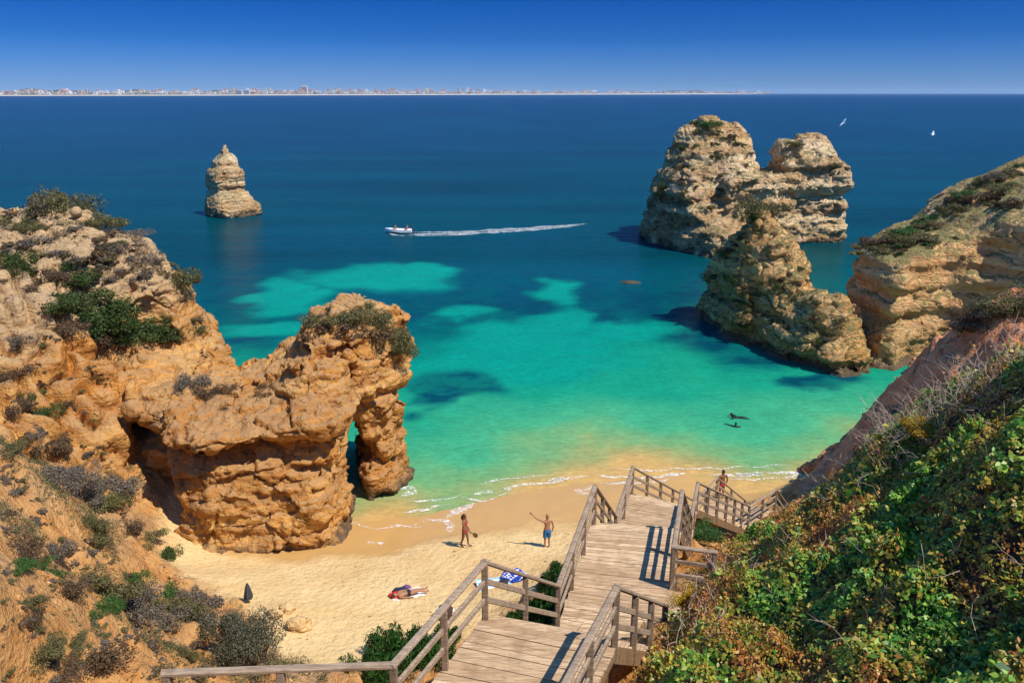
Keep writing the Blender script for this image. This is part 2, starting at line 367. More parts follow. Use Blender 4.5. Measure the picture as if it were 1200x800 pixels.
    q = np.empty(len(me.polygons) * 4, np.int32)
    BVHS.append(BVHTree.FromPolygons([tuple(v) for v in V.tolist()], [tuple(p.vertices) for p in me.polygons]))
    return o

# --- left cliff with its arch
PROM = [(-22, 40.2), (-20, 38.7), (-17.9, 37.2), (-16.0, 35.2), (-14.2, 33.9), (-11.2, 34.3), (-8.9, 35.0), (-8.5, 36.6), (-8.8, 39.8), (-7.8, 40.1), (-6.8, 40.9),
        (-6.1, 42.6), (-6.4, 44.6), (-9, 46), (-13, 46.6), (-18, 47.5), (-23, 48)]
h_prom = rbf([(-8.5, 42.5, 10.7), (-7.2, 42, 9.6), (-6.2, 42, 8.2), (-10.4, 43, 9.8), (-12, 43.8, 8.4), (-13.6, 44.3, 7.0), (-15.3, 44.5, 4.7), (-17.0, 44.8, 4.3), (-8.2, 40.3, 9.3),
              (-6.8, 40.8, 8.0), (-9.2, 38.3, 8.6), (-9.2, 36.6, 7.4), (-11.3, 38, 7.7), (-11.5, 35.6, 6.2), (-14, 35.4, 6.0), (-14, 38, 7.2), (-16.8, 40.5, 7.3), (-19, 41.5, 6.9), (-21, 42.5, 8.6), (-14.2, 41, 6.9), (-16, 42.5, 6.0)])
BLUFF = [(-20.6, 44.6), (-19.2, 44.4), (-17.7, 45.6), (-18.3, 49), (-20.5, 54), (-26, 60), (-46, 63), (-54, 50), (-46, 40), (-33, 38), (-27, 38.6), (-22.5, 41.2)]
h_bluff_ = rbf([ay(65, 245, 50), ay(120, 260, 49), ay(172, 276, 48), ay(196, 335, 47), ay(220, 385, 46.5), ay(248, 428, 46), ay(0, 268, 48), ay(-80, 268, 49), ay(100, 310, 44.5),
               ay(20, 338, 41), ay(130, 340, 44), ay(178, 345, 45.3), ay(140, 400, 42.3), ay(185, 405, 44), ay(60, 348, 41.5), ay(10, 312, 44), (-45, 50, 12.5), (-30, 57, 11), (-40, 42, 12), (-22, 52, 9), ay(212, 425, 44.8), (-24, 57, 8.5)])
def h_bluff(x, y): return h_bluff_(x, y)
FLUTE = [(-38, 28), (-26.5, 30.5), (-21.5, 33.2), (-19.6, 35.6), (-19.3, 37.6), (-20.5, 40.5), (-26, 43), (-40, 44)]
h_flute = rbf([ay(0, 330, 39.5), ay(80, 385, 39.5), ay(110, 400, 40.5), ay(40, 430, 37), ay(100, 450, 38), ay(140, 470, 38.5), ay(148, 540, 36.8), ay(100, 545, 35.5), ay(60, 530, 34.3), ay(0, 480, 34.5), ay(30, 540, 33), ay(-40, 480, 33), ay(-100, 400, 36),
               ay(148, 560, 35.6), ay(-200, 480, 32)])
def sdf_left(X, Y, Z, x2, y2):
    hp = h_prom(x2, y2)[:, :, None]; hb = h_bluff(x2, y2)[:, :, None]; hf = h_flute(x2, y2)[:, :, None]
    dp = sdpoly(x2, y2, PROM)[:, :, None]; db = sdpoly(x2, y2, BLUFF)[:, :, None]; df = sdpoly(x2, y2, FLUTE)[:, :, None]
    # vertical profile of the promontory wall: bulging foot, weathered notch under a projecting shelf
    z = Z
    prof = 0.55 - 0.20 * np.clip(z, 0, 5.0) + 0.25 * np.exp(-((z - 2.0) / 1.6) ** 2) - 0.85 * np.exp(-((z - 5.3 - 0.12 * (X + 12)) / 0.55) ** 2) + 0.45 * sstep(5.0, 5.8, z) - 0.28 * np.clip(z - 6.2, 0, 9)
    prof = prof - 0.45 * np.exp(-((z - 6.3) / 0.35) ** 2) * (X > -9.5)
    prof = prof * (1 - 0.75 * sstep(-9.4, -8.2, X)) + 0.55 * sstep(5.2, 6.6, z) * sstep(-11, -9, X)
    a = smax(dp - prof, (z - hp) * 0.75, 0.8)
    # pillar narrows below the arch head
    b = smax(db + 0.22 * np.clip(z - 4, 0, 20), (z - hb) * 0.7, 1.0)
    c = smax(df + 0.05 * z, (z - hf) * 0.6, 0.8)
    f = smin(a, b, 0.9); f = smin(f, c, 0.5)
    # alcove worn into the wall between the fluted slope and the promontory
    q = np.sqrt(((X + 17.6) / 1.7) ** 2 + ((Y - 36.4) / 1.5) ** 2 + ((Z - 2.4) / 2.2) ** 2); f = smax(f, (1 - q) * 2.4, 0.5)
    q = np.sqrt(((X + 15.9) / 1.9) ** 2 + ((Y - 36.6) / 1.6) ** 2 + ((Z - 5.0) / 1.0) ** 2); f = smax(f, (1 - q) * 1.2, 0.3)
    q = np.sqrt(((X + 12.6) / 2.3) ** 2 + ((Y - 34.6) / 1.5) ** 2 + ((Z - 5.2) / 0.7) ** 2); f = smax(f, (1 - q) * 0.9, 0.25)
    q = np.sqrt(((X + 22.0) / 3.2) ** 2 + ((Y - 41.2) / 1.6) ** 2 + ((Z - 8.1) / 1.0) ** 2); f = smax(f, (1 - q) * 1.1, 0.4)
    # arch tunnel
    t = Y - 40.0; xc = -8.55 - 0.33 * t
    q = np.sqrt(((X - xc) / (0.62 + 0.03 * t)) ** 2 + (np.clip(Z - 0.4, -3, 9) / 4.3) ** 2 + (np.clip(np.abs(Y - 42.5) - 4.5, 0, 9)) ** 2)
    f = smax(f, (1 - q) * 0.8, 0.25)
    # recess under the head of the arch
    q = np.sqrt(((X + 7.0) / 1.8) ** 2 + ((Y - 39.0) / 1.1) ** 2 + ((Z - 5.4) / 0.6) ** 2); f = smax(f, (1 - q) * 0.6, 0.25)
    return f
def flute_w(V):
    w = sstep(-18.8, -19.8, V[:, 0]) * sstep(42.5, 40.0, V[:, 1]); return w, 1.4, 0.95
rock('cliff_with_arch', sdf_left, (-52, 28.5, -1.5), (-4, 62, 19), 0.2, M_CLIFF, 'ochre cliff on the left whose promontory ends in a small arch at the beach',
     0.62, 0.28, 0.75, 0.95, 0.36, 1.0, flute_w, True, lambda P: 1 - 0.75 * flute_w(P)[0])

# --- sea stack standing alone on the left
SP = [(257, 243, 304), (250, 241, 306), (242, 240, 306), (237, 241, 304), (236, 240, 298), (231, 240, 297), (230, 241, 293), (225, 242, 291), (223, 243, 286), (219, 243, 285), (218, 241, 287), (212, 241, 286), (204, 242, 286), (198, 243, 285), (197, 247, 281), (190, 248, 279), (185, 252, 276), (180, 256, 272), (179, 259, 268), (174, 260, 267), (171, 262, 265)]
_z = [ay(270, p[0], 150)[2] for p in SP]; _l = [ay(p[1], p[0], 150)[0] for p in SP]; _r = [ay(p[2], p[0], 150)[0] for p in SP]
_z[0] = -2
def sdf_stack(X, Y, Z, x2, y2):
    l = np.interp(Z, _z, _l); r_ = np.interp(Z, _z, _r); c = (l + r_) / 2; a = np.maximum((r_ - l) / 2, 0.15); b = a * 1.0 + 0.3
    q = (np.abs((X - c) / a) ** 1.4 + np.abs((Y - 150) / b) ** 1.4) ** (1 / 1.4)
    return smax((q - 1) * np.minimum(a, b), (Z - _z[-1]) * 0.9, 0.15)
rock('sea_stack', sdf_stack, (-60, 142, -1.5), (-42, 158, 14), 0.19, M_STACK, 'pale layered sea stack standing alone in the deep blue water', 0.12, 0.7, 0.42, 0.8, 0.12, 0.8)

# --- twin rocks
TA = [(20.4, 127), (20.9, 119.7), (24, 112.5), (27.3, 108), (31, 110), (34.5, 114), (37, 119), (37.5, 126), (35, 132), (27, 133), (22, 131)]
TB = [(39.4, 119.3), (44.7, 119.5), (50.3, 120.8), (52.2, 125), (50, 131), (43, 132), (39.4, 128)]
TC = [(30, 112.5), (37, 117), (45, 121), (46, 130), (30, 131)]
hA = rbf([ay(830, 134, 122), ay(805, 143, 122), ay(795, 150, 122), ay(778, 195, 122), ay(765, 225, 122), ay(752, 245, 122), ay(862, 148, 122), ay(880, 165, 122), (27, 112.5, 6.0), (27.3, 109, 2.8), (30.5, 112.5, 5.0),
          (25, 115.5, 9), (30, 117, 11), (33, 118, 12.5), (36.2, 118.5, 8.8), (36.9, 122, 9.0), (36.9, 127, 8.6), (28.5, 130, 13), (22, 128, 7)])
hB = rbf([ay(920, 166, 124), ay(935, 160, 124), ay(962, 161, 124), ay(980, 178, 124), ay(990, 200, 124), ay(998, 232, 124), (39.2, 120.5, 13), (44, 120.5, 13), (44, 131, 12), (50, 129, 9), (41, 129, 12)])
def sdf_twin(X, Y, Z, x2, y2):
    def m(P, hh, sl, notch):
        d = sdpoly(x2, y2, P)[:, :, None]; z = Z
        pr = -sl * z - notch * 1.3 * np.exp(-((z - 6.7) / 0.55) ** 2) + 0.5 * np.exp(-((z - 8.4) / 0.8) ** 2) - 0.6 * np.exp(-((z - 4.2) / 0.4) ** 2) - 0.5 * np.exp(-((z - 10.6) / 0.4) ** 2)
        return smax(d - pr, (z - hh(x2, y2)[:, :, None]) * 0.8, 0.7)
    a = m(TA, hA, 0.09, 0.9); b = m(TB, hB, 0.05, 1.3)
    dc = sdpoly(x2, y2, TC)[:, :, None]; c = smax(dc + 0.5 * np.exp(-((Z - 6.9) / 0.6) ** 2), (Z - 10.0) * 0.9, 0.6)
    return smin(smin(a, b, 0.6), c, 0.6)
rock('twin_rock', sdf_twin, (15, 103, -1.5), (57, 136, 21), 0.33, M_STACK, 'large double-headed limestone rock in the sea with a gap between its heads', 0.9, 0.2, 1.0, 1.5, 0.40, 0.6)

# --- middle rock
MP = [(18.8, 78.5), (19.2, 75), (20.2, 70.4), (22.2, 66.8), (23.6, 62.6), (26, 60.2), (28.8, 61.0), (29.6, 64), (29.3, 67), (28.6, 72), (27, 78), (23, 82)]
hM = rbf([ay(890, 240, 73), ay(877, 255, 73), ay(850, 285, 73.5), ay(828, 330, 74), ay(912, 258, 73), ay(928, 285, 73), ay(945, 325, 72), ay(965, 352, 70), ay(950, 360, 64), ay(985, 352, 63.5), ay(1010, 378, 63), ay(1027, 405, 62.5), ay(960, 400, 62),
          ay(850, 370, 70), ay(900, 350, 67.5), ay(900, 300, 70.5), ay(870, 310, 71.5), ay(930, 380, 64.5), (24, 79, 6)])
def sdf_mid(X, Y, Z, x2, y2):
    d = sdpoly(x2, y2, MP)[:, :, None]
    pr = 0.2 - 0.14 * Z - 0.45 * np.exp(-((Z - 3.1) / 0.4) ** 2) - 0.5 * np.exp(-((Z - 0.4) / 0.5) ** 2)
    return smax(d - pr, (Z - hM(x2, y2)[:, :, None]) * 0.75, 0.6)
rock('jagged_rock', sdf_mid, (15, 57, -1.5), (33, 85, 15), 0.24, M_MID, 'jagged pointed rock with a bush on its peak, at the end of the right headland', 0.7, 0.3, 0.9, 1.3, 0.20, 0.8)

# --- right headland
RP = [(28.6, 68.5), (29.2, 65.5), (29.8, 62.6), (31.2, 61.8), (33, 63.0), (35.5, 63.6), (37.6, 63.0), (39.4, 60.5), (40.5, 57), (42, 50), (50, 44), (64, 48), (72, 70), (62, 88), (46, 84), (37, 79), (31, 73)]
hR = rbf([ay(975, 345, 66), ay(985, 315, 66.5), ay(1010, 290, 68), ay(1060, 270, 70), ay(1100, 250, 71), ay(1140, 222, 72), ay(1200, 195, 73), (31, 62.5, 7.5), (35, 66, 9.8), (38, 65, 11), (41, 60, 13), (45, 52, 14), (55, 60, 18), (50, 75, 17), (36, 77, 9), (60, 80, 16)])
def sdf_right(X, Y, Z, x2, y2):
    d = sdpoly(x2, y2, RP)[:, :, None]; pr = 0.3 - 0.16 * Z - 0.8 * np.exp(-((Z - 0.9) / 1.0) ** 2)
    for zc, am, w in ((3.9, 0.42, 0.35), (5.9, 0.48, 0.4), (7.7, 0.4, 0.35), (9.4, 0.35, 0.35)): pr = pr - am * np.exp(-((Z - zc - 0.04 * (X - 33)) / w) ** 2)
    return smax(d - pr, (Z - hR(x2, y2)[:, :, None]) * 0.75, 0.7)
rock('headland_cliff', sdf_right, (25, 42, -1.5), (66, 88, 21), 0.3, M_WALL, 'banded sandstone headland on the right with a hollowed sea wall and grassy top', 0.45, 0.2, 0.45, 1.5, 0.15, 0.8)

# --- red outcrop where the slope meets the beach
M_RED = rock_mat('red earth rock', (0.62, 0.205, 0.075), (0.72, 0.34, 0.16), (0.36, 0.10, 0.035), (0.55, 0.24, 0.11), 0.8, 0.4, 0.5, stain=False)
EP = [(17.2, 43.4), (17.8, 41.2), (19.4, 39.2), (22, 37.6), (26, 37.5), (26, 42.5), (21.5, 44.6), (18.6, 44.8)]
hE = rbf([ay(1004, 530, 43), ay(1013, 500, 42.5), ay(1030, 474, 42), ay(1056, 442, 41), ay(1082, 428, 40.5), ay(1110, 410, 40), (19, 40.2, 3.0), (21.5, 38.5, 5.5), (18, 44.4, 0.8), (25, 41, 8.5), (24, 38, 8.0)])
def sdf_red(X, Y, Z, x2, y2): return smax(sdpoly(x2, y2, EP)[:, :, None] + 0.1 * Z, (Z - hE(x2, y2)[:, :, None]) * 0.75, 0.5)
rock('red_outcrop', sdf_red, (15, 35.5, -1.5), (28, 47, 11), 0.2, M_RED, 'rough orange red outcrop at the water edge where the right slope meets the beach', 0.5, 0.4, 0.7, 0.8, 0.10, 1.0)

# ------------------------------------------------------------------ ground: hillside, slopes and beach in one sheet
SHORE = [(-30, 36), (-12, 36.2), (-8.6, 37.2), (-6.3, 37.6), (-3.5, 38.7), (-1.5, 40.0), (1.5, 41.1), (5, 42.1), (10, 42.8), (18, 43.2), (30, 44)]
ctrl = [  # beach and the sea bed
    (-15, 31.6, 1.3), (-10, 33.0, 0.6), (-12.5, 30, 1.6), (-9, 27.2, 2.0), (-8, 24.8, 2.2), (-2.2, 33.5, 0.95), (1.7, 33.4, 1.0), (-4.7, 29.7, 1.5), (-11, 29, 1.7), (0, 30, 1.6), (-3, 27.5, 1.9), (4, 36, 0.75), (10.9, 38, 0.65), (15, 40, 0.5),
    (-6.3, 37.6, 0.02), (-3.5, 38.7, 0.02), (-1.5, 40.0, 0.02), (1.5, 41.1, 0.02), (5, 42, 0.02), (10, 42.8, 0.02), (18, 43.2, 0.02), (-8.6, 34.8, 0.35), (-6, 35.4, 0.33), (-3.5, 36.4, 0.32), (-10, 38.5, -0.1),
    (-3, 42, -0.6), (5, 46, -0.8), (12, 48, -0.9), (20, 50, -1.2), (0, 55, -2), (20, 58, -2.2), (-20, 57, -2), (-45, 57, -2), (40, 57, -2), (-6, 48, -1.4), (-17, 34.5, 1.6), (-18.6, 37.5, 2.4), (-20, 36, 3.2), (-19.5, 40, 2.4), (0, 35.5, 0.62), (6, 39, 0.5),
    # left slope
    ay(0, 525, 27), ay(70, 590, 27), ay(130, 650, 27.5), ay(200, 712, 27.3), ay(0, 640, 20.5), ay(100, 720, 20.5), ay(200, 790, 20.5), ay(255, 790, 22.5), ay(0, 790, 15), ay(-150, 640, 17), ay(-150, 525, 24), ay(60, 640, 23.5), ay(150, 715, 24.2),
    ay(30, 545, 31.5), ay(90, 575, 32), ay(130, 600, 32.2), ay(180, 645, 31.5), (-26, 32, 7), (-40, 25, 14), (-30, 15, 17), (-14, 11, 12.5), (-11.5, 15, 9.5), (-9, 19.5, 5.5), (-7, 19, 4.5), (-38, 40, 10),
    # under the stairs
    (0, 0, 19.7), (0, -12, 20.5), (-14, 0, 18.5), (12, 0, 19.5), (0, 5, 14), (-4, 8, 11.5), (0, 9, 12.2), (0.5, 11, 11.6), (-2.2, 11.5, 9.8), (-3, 15, 6.6), (-4, 20, 3.6), (0.6, 15, 8.6), (-0.6, 19, 5.6), (0, 24, 3.0), (2.5, 16, 9.6), (3.4, 18, 9.0), (2, 21, 6.2),
    (4.6, 22, 6.9), (5.2, 25, 6.2), (4, 28, 3.3), (6.5, 28, 4.2), (7.5, 30, 3.0), (6, 33, 1.4), (9.3, 33.5, 1.4), (11, 35.6, 1.0), (12.5, 37, 0.9),
    # bushy hillside on the right
    tuple(np.add(ay(1200, 415, 14), (0, 0, -0.5))), tuple(np.add(ay(1100, 480, 15), (0, 0, -0.5))), tuple(np.add(ay(985, 552, 17), (0, 0, -0.8))), tuple(np.add(ay(910, 606, 17.5), (0, 0, -1.2))), tuple(np.add(ay(850, 655, 15.5), (0, 0, -0.9))),
    tuple(np.add(ay(815, 700, 13), (0, 0, -0.5))), tuple(np.add(ay(800, 795, 10), (0, 0, -0.5))), tuple(np.add(ay(1190, 790, 7), (0, 0, -0.5))), tuple(np.add(ay(1000, 700, 11), (0, 0, -0.5))), tuple(np.add(ay(1150, 600, 10), (0, 0, -0.5))), ay(1300, 400, 13), ay(1300, 750, 6.5),
    (6, 20, 8.3), (8, 23, 7.0), (9, 27, 4.8), (12, 29.5, 4.0), (10.5, 30, 2.6), (14, 35, 2.5), (11.5, 31.5, 1.7), (13.0, 33.0, 2.3), (12.8, 30.5, 3.6), (14.3, 32, 4.4), (14.8, 37.5, 1.9), (12, 22, 11.5), (20, 15, 17.5), (30, 10, 19),
    # red bare slope further along
    ay(1200, 345, 32), ay(1125, 384, 33), ay(1066, 432, 36), ay(1014, 484, 40), ay(996, 522, 43), ay(990, 540, 43.4), ay(1300, 320, 32), (16, 26, 10.2), (15.6, 31, 5.8), (16.2, 35, 4.0), (17.0, 39.5, 2.3), (18.0, 42, 1.4), (22, 44, 2.0), (27, 40, 8.5), (26, 46, 0.5), (35, 35, 13), (50, 40, 16), (50, 20, 19)]
h_ground = rbf(ctrl)
BEACH = [(-16.5, 33), (-15.4, 31.2), (-12.6, 28.8), (-9.6, 27.0), (-8.6, 24), (-6, 22.5), (-3.2, 24.5), (-1, 26.0), (2, 29), (5, 33), (9, 36), (13, 38.2), (17.4, 41.6), (20, 43.2), (21, 60), (-45, 60), (-45, 44), (-20, 44)]
RED = [(12.5, 30), (14.0, 25.5), (16, 22), (40, 20), (50, 50), (18, 47), (16.2, 41.2), (14.4, 36)]
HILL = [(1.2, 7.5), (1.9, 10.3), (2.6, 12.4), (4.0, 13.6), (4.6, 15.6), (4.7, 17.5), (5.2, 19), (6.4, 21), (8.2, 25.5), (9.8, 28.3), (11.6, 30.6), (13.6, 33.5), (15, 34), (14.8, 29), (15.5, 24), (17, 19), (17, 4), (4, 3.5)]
gx = np.concatenate([np.arange(-60, -24, 0.6), np.arange(-24, 24, 0.17), np.arange(24, 61, 0.6)]); gy = np.concatenate([np.arange(-30, 6, 0.6), np.arange(6, 46, 0.17), np.arange(46, 60, 0.6)])
GX, GY = np.meshgrid(gx, gy, indexing='ij'); sh = GX.shape
GZ = h_ground(GX, GY); sb = sdpoly(GX, GY, BEACH) + 0.5 * n2(GX, GY, 0.4, 3, 5); sr = sdpoly(GX, GY, RED) + 0.6 * n2(GX, GY, 0.3, 3, 6); shl = sdpoly(GX, GY, HILL)
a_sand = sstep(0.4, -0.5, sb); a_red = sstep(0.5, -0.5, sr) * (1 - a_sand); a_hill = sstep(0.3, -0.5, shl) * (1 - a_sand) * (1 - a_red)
P = np.stack([GX.ravel(), GY.ravel(), GZ.ravel()], 1); rough = (0.5 * fbm(P * 0.45, 4, 8) + 0.35 * (np.abs(fbm(P * 1.4, 3, 9)) - 0.2) + 0.1 * fbm(P * 4, 2, 10)).reshape(sh)
rill = (np.abs(pn(np.stack([GX.ravel() * 0.9 + GY.ravel() * 0.9, GX.ravel() * 0.12, GY.ravel() * 0.12], 1), 12)).reshape(sh) - 0.25)
GZ = GZ + (1 - a_sand) * (1 - 0.6 * a_hill) * (rough + 0.7 * rill * (1 - a_hill)) + a_sand * (0.05 * n2(GX, GY, 0.6, 2, 13) + 0.03 * n2(GX, GY, 3.0, 2, 14) * sstep(0.35, 0.9, GZ))
ii = np.arange(sh[0] * sh[1]).reshape(sh)
quads = np.stack([ii[:-1, :-1], ii[1:, :-1], ii[1:, 1:], ii[:-1, 1:]], -1).reshape(-1, 4)
me = np_mesh('ground', np.stack([GX.ravel(), GY.ravel(), GZ.ravel()], 1), quads)
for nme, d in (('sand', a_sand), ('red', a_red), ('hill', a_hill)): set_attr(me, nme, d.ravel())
m = NT('coastal ground'); v = m.coord(); med = m.noise(v, 0.8, 6, 0.65); fine = m.noise(v, 7, 5, 0.7); big = m.noise(v, 0.25, 4)
soil = m.mix(m.ramp(med, [(0.35, 0.0), (0.65, 1.0)]), (0.47, 0.195, 0.048), (0.61, 0.325, 0.11))
soil = m.mix(m.math('MULTIPLY', m.ramp(big, [(0.45, 0.0), (0.62, 0.8)]), m.ramp(fine, [(0.4, 0.3), (0.6, 1.0)])), soil, (0.36, 0.235, 0.125))
redc = m.mix(m.ramp(med, [(0.35, 0.0), (0.65, 1.0)]), (0.62, 0.215, 0.085), (0.72, 0.36, 0.185))
geo = m.n('ShaderNodeNewGeometry'); sx = m.n('ShaderNodeSeparateXYZ'); m.l(geo.outputs['Position'], sx.inputs[0])
wz = m.math('ADD', sx.outputs[2], m.math('MULTIPLY', m.math('SUBTRACT', m.noise(v, 0.35, 3), 0.5), 0.5))
wet = m.ramp(m.math('MULTIPLY', wz, 0.5), [(0.28, 1.0), (0.37, 0.0)])
dry = m.mix(m.ramp(m.noise(v, 0.5, 5, 0.6), [(0.35, 0.0), (0.65, 1.0)]), (0.59, 0.385, 0.16), (0.67, 0.47, 0.22))
dry = m.mix(m.ramp(m.noise(v, 5.5, 3, 0.6), [(0.30, 0.55), (0.46, 0.0)]), dry, (0.42, 0.24, 0.09))
dry = m.mix(m.ramp(m.noise(v, 0.16, 3, 0.5), [(0.5, 0.0), (0.7, 0.5)]), dry, (0.52, 0.29, 0.10))
sandc = m.mix(wet, dry, (0.50, 0.285, 0.095))
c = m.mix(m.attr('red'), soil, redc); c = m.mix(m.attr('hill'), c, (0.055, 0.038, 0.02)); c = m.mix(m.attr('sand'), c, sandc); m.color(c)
m.l(m.math('SUBTRACT', 0.9, m.math('MULTIPLY', m.math('MULTIPLY', wet, m.attr('sand')), 0.45)), m.b.inputs['Roughness'])
foot = m.math('MULTIPLY', m.noise(v, 3.2, 3, 0.6), m.math('SUBTRACT', 1.0, m.math('MULTIPLY', wet, 0.95)))
hh = m.math('ADD', m.math('MULTIPLY', foot, 0.9), m.math('MULTIPLY', m.math('MULTIPLY', fine, 0.8), m.math('SUBTRACT', 1.0, m.attr('sand'))))
hh = m.math('ADD', hh, m.math('MULTIPLY', m.math('MULTIPLY', med, 2.0), m.math('SUBTRACT', 1.0, m.attr('sand'))))
m.bump(hh, 0.9, 0.17)
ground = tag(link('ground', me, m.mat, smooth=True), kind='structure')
BVHS.append(BVHTree.FromPolygons([tuple(q) for q in verts_of(me).tolist()], quads.tolist()))
GROUND_BVH = BVHS[-1]
def ground_z(x, y):
    h_ = GROUND_BVH.ray_cast(Vector((x, y, 60)), Vector((0, 0, -1)))[0]; return h_.z if h_ else 0.0
def hit(px, py):
    d = Vector(ray(px, py)).normalized(); best = None
    for b in BVHS:
        p, n, i, t = b.ray_cast(Vector((0, 0, CAM_Z)), d)
        if p and (best is None or t < best[2]): best = (p, n, t)
    return best

# ------------------------------------------------------------------ sea
def geo_axis(a, b, lo, hi, step, grow=1.25):
    mid = list(np.arange(lo, hi + step / 2, step)); s = step; x = hi
    while x < b: s *= grow; x += s; mid.append(min(x, b))
    s = step; x = lo
    while x > a: s *= grow; x -= s; mid.insert(0, max(x, a))
    return np.array(mid)
sx_ = geo_axis(-45000, 45000, -62, 75, 0.55); sy_ = np.concatenate([np.arange(30, 60, 0.25), geo_axis(60, 45000, 60, 175, 0.6)[1:] if False else np.arange(60, 175, 0.6)])
yy = [175.]; s = 0.6
while yy[-1] < 45000: s *= 1.2; yy.append(min(yy[-1] + s, 45000))
sy_ = np.concatenate([sy_, np.array(yy)])
SX, SY = np.meshgrid(sx_, sy_, indexing='ij'); shp = SX.shape
shore_y = np.interp(SX, [p[0] for p in SHORE], [p[1] for p in SHORE])
dist = SY - shore_y
wx = SX + 3.2 * n2(SX, SY, 0.11, 5, 15); wy = SY + 4.5 * n2(SX, SY, 0.10, 5, 16)
stops_d = [0, 1.5, 3.4, 6.6, 15, 26, 42, 80, 160, 400, 3000]
stops_c = np.array([(0.46, 0.285, 0.10), (0.29, 0.27, 0.10), (0.135, 0.285, 0.115), (0.050, 0.29, 0.14), (0.008, 0.235, 0.135), (0.002, 0.185, 0.125), (0.0, 0.080, 0.078), (0.0, 0.040, 0.052), (0.0, 0.038, 0.055), (0.0, 0.031, 0.058), (0.0, 0.024, 0.060)])
dw = np.clip(wy - shore_y, 0, None)
WC = np.stack([np.interp(dw, stops_d, stops_c[:, k]) for k in range(3)], -1)
def patch(px, py, rx, ry, soft=0.35):                       # sandy or weedy patch on the sea bed seen through the water
    c = az(px, py); a = abs(az(px + rx, py)[0] - c[0]); b = abs(az(px, py - ry)[1] - az(px, py + ry)[1]) / 2
    q = np.sqrt(((wx - c[0]) / a) ** 2 + ((wy - c[1]) / b) ** 2); return sstep(1 + soft * 1.25, 1 - soft * 1.25, q)
weed = np.zeros(shp)
for q in [(540, 330, 90, 30), (700, 320, 60, 30), (480, 365, 60, 14), (290, 330, 60, 30), (610, 300, 60, 30), (740, 362, 70, 20), (680, 372, 40, 10), (350, 300, 140, 45), (560, 345, 130, 35), (640, 300, 120, 40), (720, 350, 90, 28), (760, 315, 80, 40), (820, 390, 60, 22), (525, 450, 45, 26), (300, 395, 60, 18), (690, 395, 40, 8), (790, 375, 60, 20), (500, 480, 22, 10), (880, 415, 70, 16), (950, 450, 50, 10), (480, 320, 60, 14), (620, 360, 70, 14)]:
    weed = np.maximum(weed, patch(*q))
sandp = np.zeros(shp)
for q in [(440, 325, 80, 16), (350, 350, 40, 12), (320, 385, 70, 10), (330, 338, 30, 14), (655, 342, 26, 14), (545, 372, 40, 8), (655, 375, 30, 16), (500, 315, 30, 10), (740, 390, 60, 14), (620, 400, 90, 16), (600, 425, 120, 18)]:
    sandp = np.maximum(sandp, patch(*q, 0.3))
spk = sstep(-0.25, 0.35, n2(SX, SY, 0.35, 3, 17))
weed = np.clip(weed * (0.65 + 0.35 * spk) * (1 - sandp * 0.92), 0, 1) * sstep(3, 9, dist)
WC = WC * (1 - weed[..., None]) + np.array([0.001, 0.046, 0.070]) * weed[..., None]
sp2 = (sandp * sstep(30, 60, SY) * sstep(8, 20, dist) * 0.85)[..., None]
WC = WC * (1 - sp2) + np.array([0.002, 0.215, 0.155]) * sp2
band = n2(SX * 0.25, SY, 0.045, 3, 18)
WC = WC * (1 + 0.35 * band * sstep(60, 110, SY) * sstep(2500, 800, SY))[..., None]
me = np_mesh('sea', np.stack([SX.ravel(), SY.ravel(), np.zeros(SX.size)], 1), np.stack([(i_ := np.arange(SX.size).reshape(shp))[:-1, :-1], i_[1:, :-1], i_[1:, 1:], i_[:-1, 1:]], -1).reshape(-1, 4))
set_attr(me, 'tint', WC.reshape(-1, 3)); 
m = NT('sea water'); v = m.coord(); cc = m.attr('tint', True)
rip = m.noise(m.coord((1.0, 1.6, 1)), 0.9, 5, 0.62); chop = m.noise(m.coord((1, 2.2, 1)), 0.16, 4, 0.6); cau = m.noise(v, 0.55, 4, 0.6, 0.6)
fr = m.noise(m.coord((1, 1.5, 1)), 1.9, 5, 0.7, 0.5)
cc = m.mix(0.55, cc, m.mix(cau, (0.6, 0.6, 0.6), (1.4, 1.4, 1.4)), 'MULTIPLY'); cc = m.mix(0.6, cc, m.mix(m.ramp(fr, [(0.3, 0.0), (0.7, 1.0)]), (0.72, 0.72, 0.72), (1.28, 1.28, 1.28)), 'MULTIPLY'); m.color(cc)  # caustic mottling and ripple highlight speckle painted into the water colour
m.b.inputs['Roughness'].default_value = 0.2; m.b.inputs['IOR'].default_value = 1.33; m.b.inputs['Specular IOR Level'].default_value = 0.012
m.bump(m.math('ADD', m.math('MULTIPLY', rip, 0.35), chop), 0.5, 0.5)
sea = tag(link('sea', me, m.mat, smooth=True), kind='structure')

